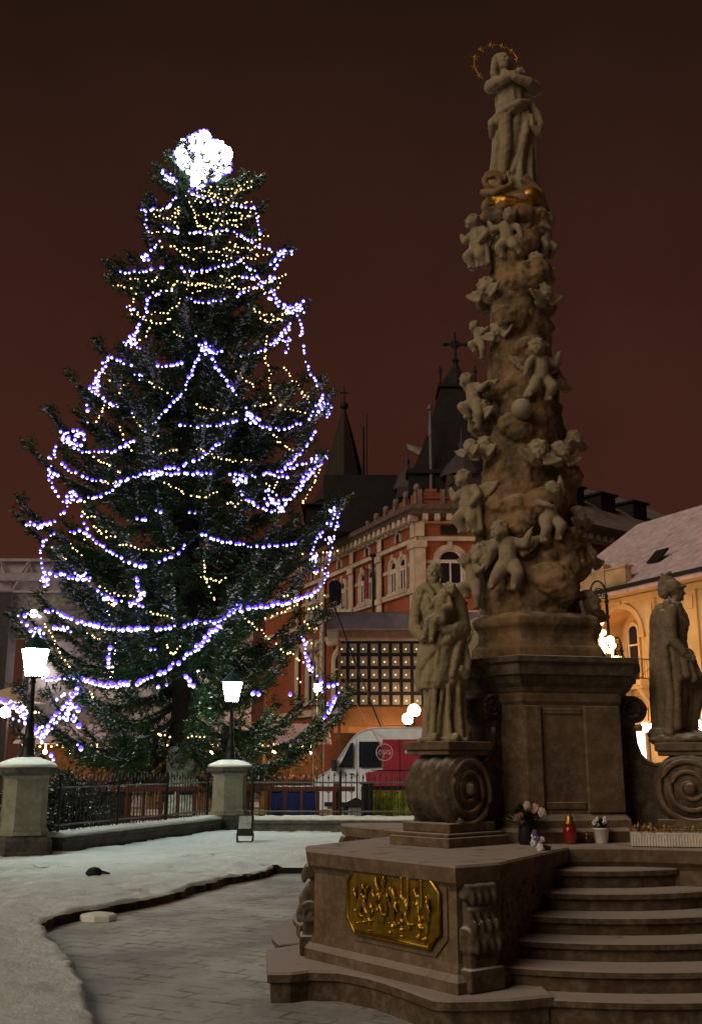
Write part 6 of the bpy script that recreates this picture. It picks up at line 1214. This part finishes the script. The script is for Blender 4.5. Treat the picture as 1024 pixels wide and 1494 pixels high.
for kind, LS, step in (('blue', BS, 6.3), ('warm', WS, 5.6)):
    for pl in LS:
        mx = sum(p[0] for p in pl) / len(pl); my = sum(p[1] for p in pl) / len(pl)
        bi = next(i for i, b in enumerate(BANDS) if b[0] <= my < b[1]); si = next(i for i, b in enumerate(SIDES) if b[0] <= mx < b[1])
        pts = []
        for px, py in sample(pl, step):
            j_ = 1.8 if kind == 'blue' else 2.0
            if rb.random() < (.09 if kind == 'blue' else .10): continue
            pts.append(on_crown(px + rb.uniform(-j_, j_), py + rb.uniform(-j_, j_)))
        if pts: ZONE.setdefault((kind, bi, si), []).append(pts)
for (kind, bi, si), runs in sorted(ZONE.items()):
    c0 = runs[0][0]; lab = ('blue white' if kind == 'blue' else 'small warm yellow') + ' light string, ' + SIDES[si][2] + ', ' + BANDS[bi][2]
    root = thing('light_string', lab, 'light string', c0, 0, 'light strings on the spruce'); n_ = sum(len(r_) for r_ in runs); wires = MB(); cnt = 0; extra = MB()
    for pts in runs:
        if len(pts) > 1: wires.tube(pts, .007, 3).build('wire', M['iron'], root); wires = MB()
        for p_ in pts:
            sc_ = rb.choice((.55, .75, .9, 1.0, 1.1)) * rb.uniform(.9, 1.12) * (1.6 if p_.z < 3.7 and p_.x < -8.6 else 1.28 if p_.z < 7.2 and p_.x < 0 and kind == 'blue' else 1)
            cnt += 1
            if cnt <= 98:
                o_ = bpy.data.objects.new('bulb', bulb_me if kind == 'blue' else warm_me); COL.objects.link(o_); o_.parent = root; o_.location = p_ - c0; o_.scale = (sc_,) * 3
                o_.rotation_euler = (rb.uniform(-.5, .5), rb.uniform(-.5, .5), 0)
    for p_ in [p_ for r_ in runs for p_ in r_][98:]: extra.add(np.array(V_B if kind == 'blue' else V_W) * rb.uniform(.6, 1.1) + np.array(p_), F_B if kind == 'blue' else F_W)
    if extra.v: tag(extra.build('further_bulbs', M['bulb_far'] if kind == 'blue' else M['warm_bulb'], root, True), kind='stuff')
    if wires.v: wires.build('wire', M['iron'], root)
print('strings', len(ZONE), 'bulbs', len([1 for o_ in bpy.data.objects if o_.name.startswith('bulb')]))
# ------------------------------------------------------------------ dark shrub behind the left lamp
def shrub(x, y, r_, h, label, seed):
    rs = np.random.default_rng(seed); root = thing('garden_shrub', label, 'shrub', (x, y, 0), 0, 'shrubs behind the railing'); q = MB(); P = []; D = []; L = []; Wd = []; sp = []; sD = []; sl = []; sw = []
    for i in range(70):
        a_ = rs.uniform(0, 6.28); e_ = rs.uniform(.15, 1.4); l_ = r_ * rs.uniform(.6, 1.05); d_ = np.array([math.cos(a_) * math.cos(e_), math.sin(a_) * math.cos(e_), math.sin(e_) * h / r_]); b0 = np.array([x, y, .15]) + rs.normal(0, .1, 3)
        s = np.linspace(0, 1, 8); pts = b0 + d_ * (l_ * s)[:, None] - np.array([0, 0, 1]) * (.25 * l_ * s ** 2)[:, None]; q.tube([tuple(p) for p in pts], [.022 - .014 * k for k in s], 4)
        for _ in range(22):
            si = rs.uniform(.2, 1); p0 = np.array([np.interp(si, s, pts[:, k]) for k in range(3)]); dv = d_ + rs.normal(0, .8, 3); dv /= np.linalg.norm(dv); m_ = 7; tt = rs.uniform(0, .3, m_)[:, None]
            P.append(p0 + dv * tt); dd = dv + rs.normal(0, .5, (m_, 3)); dd /= np.linalg.norm(dd, axis=1)[:, None]; D.append(dd); L.append(rs.uniform(.06, .13, m_)); Wd.append(rs.uniform(.012, .03, m_))
            if rs.random() < .5: sp.append(p0 + dv * tt[:4] + np.array([0, 0, .02])); dq = dd[:4].copy(); dq[:, 2] *= .4; sD.append(dq); sl.append(rs.uniform(.06, .12, 4)); sw.append(rs.uniform(.012, .025, 4))
    q.build('twigs', M['bark'], root); V, Fq = blades(P, D, L, Wd); npmesh('leaves', V, Fq, plain('dark_shrub_leaf', (.012, .02, .014), .7, var=.5), root); V, Fq = blades(sp, sD, sl, sw, True); npmesh('snow', V, Fq, M['snow_cap'], root)
shrub(-7.7, 21.4, 1.3, 1.9, 'dark snowy shrub at the left edge behind the left pedestal', 1); shrub(-6.1, 23.2, 1.2, 1.5, 'dark snowy shrub right of the left lamp post', 2); shrub(-9.3, 23.6, 1.5, 2.3, 'dark snowy shrub farther back at the left edge', 3)
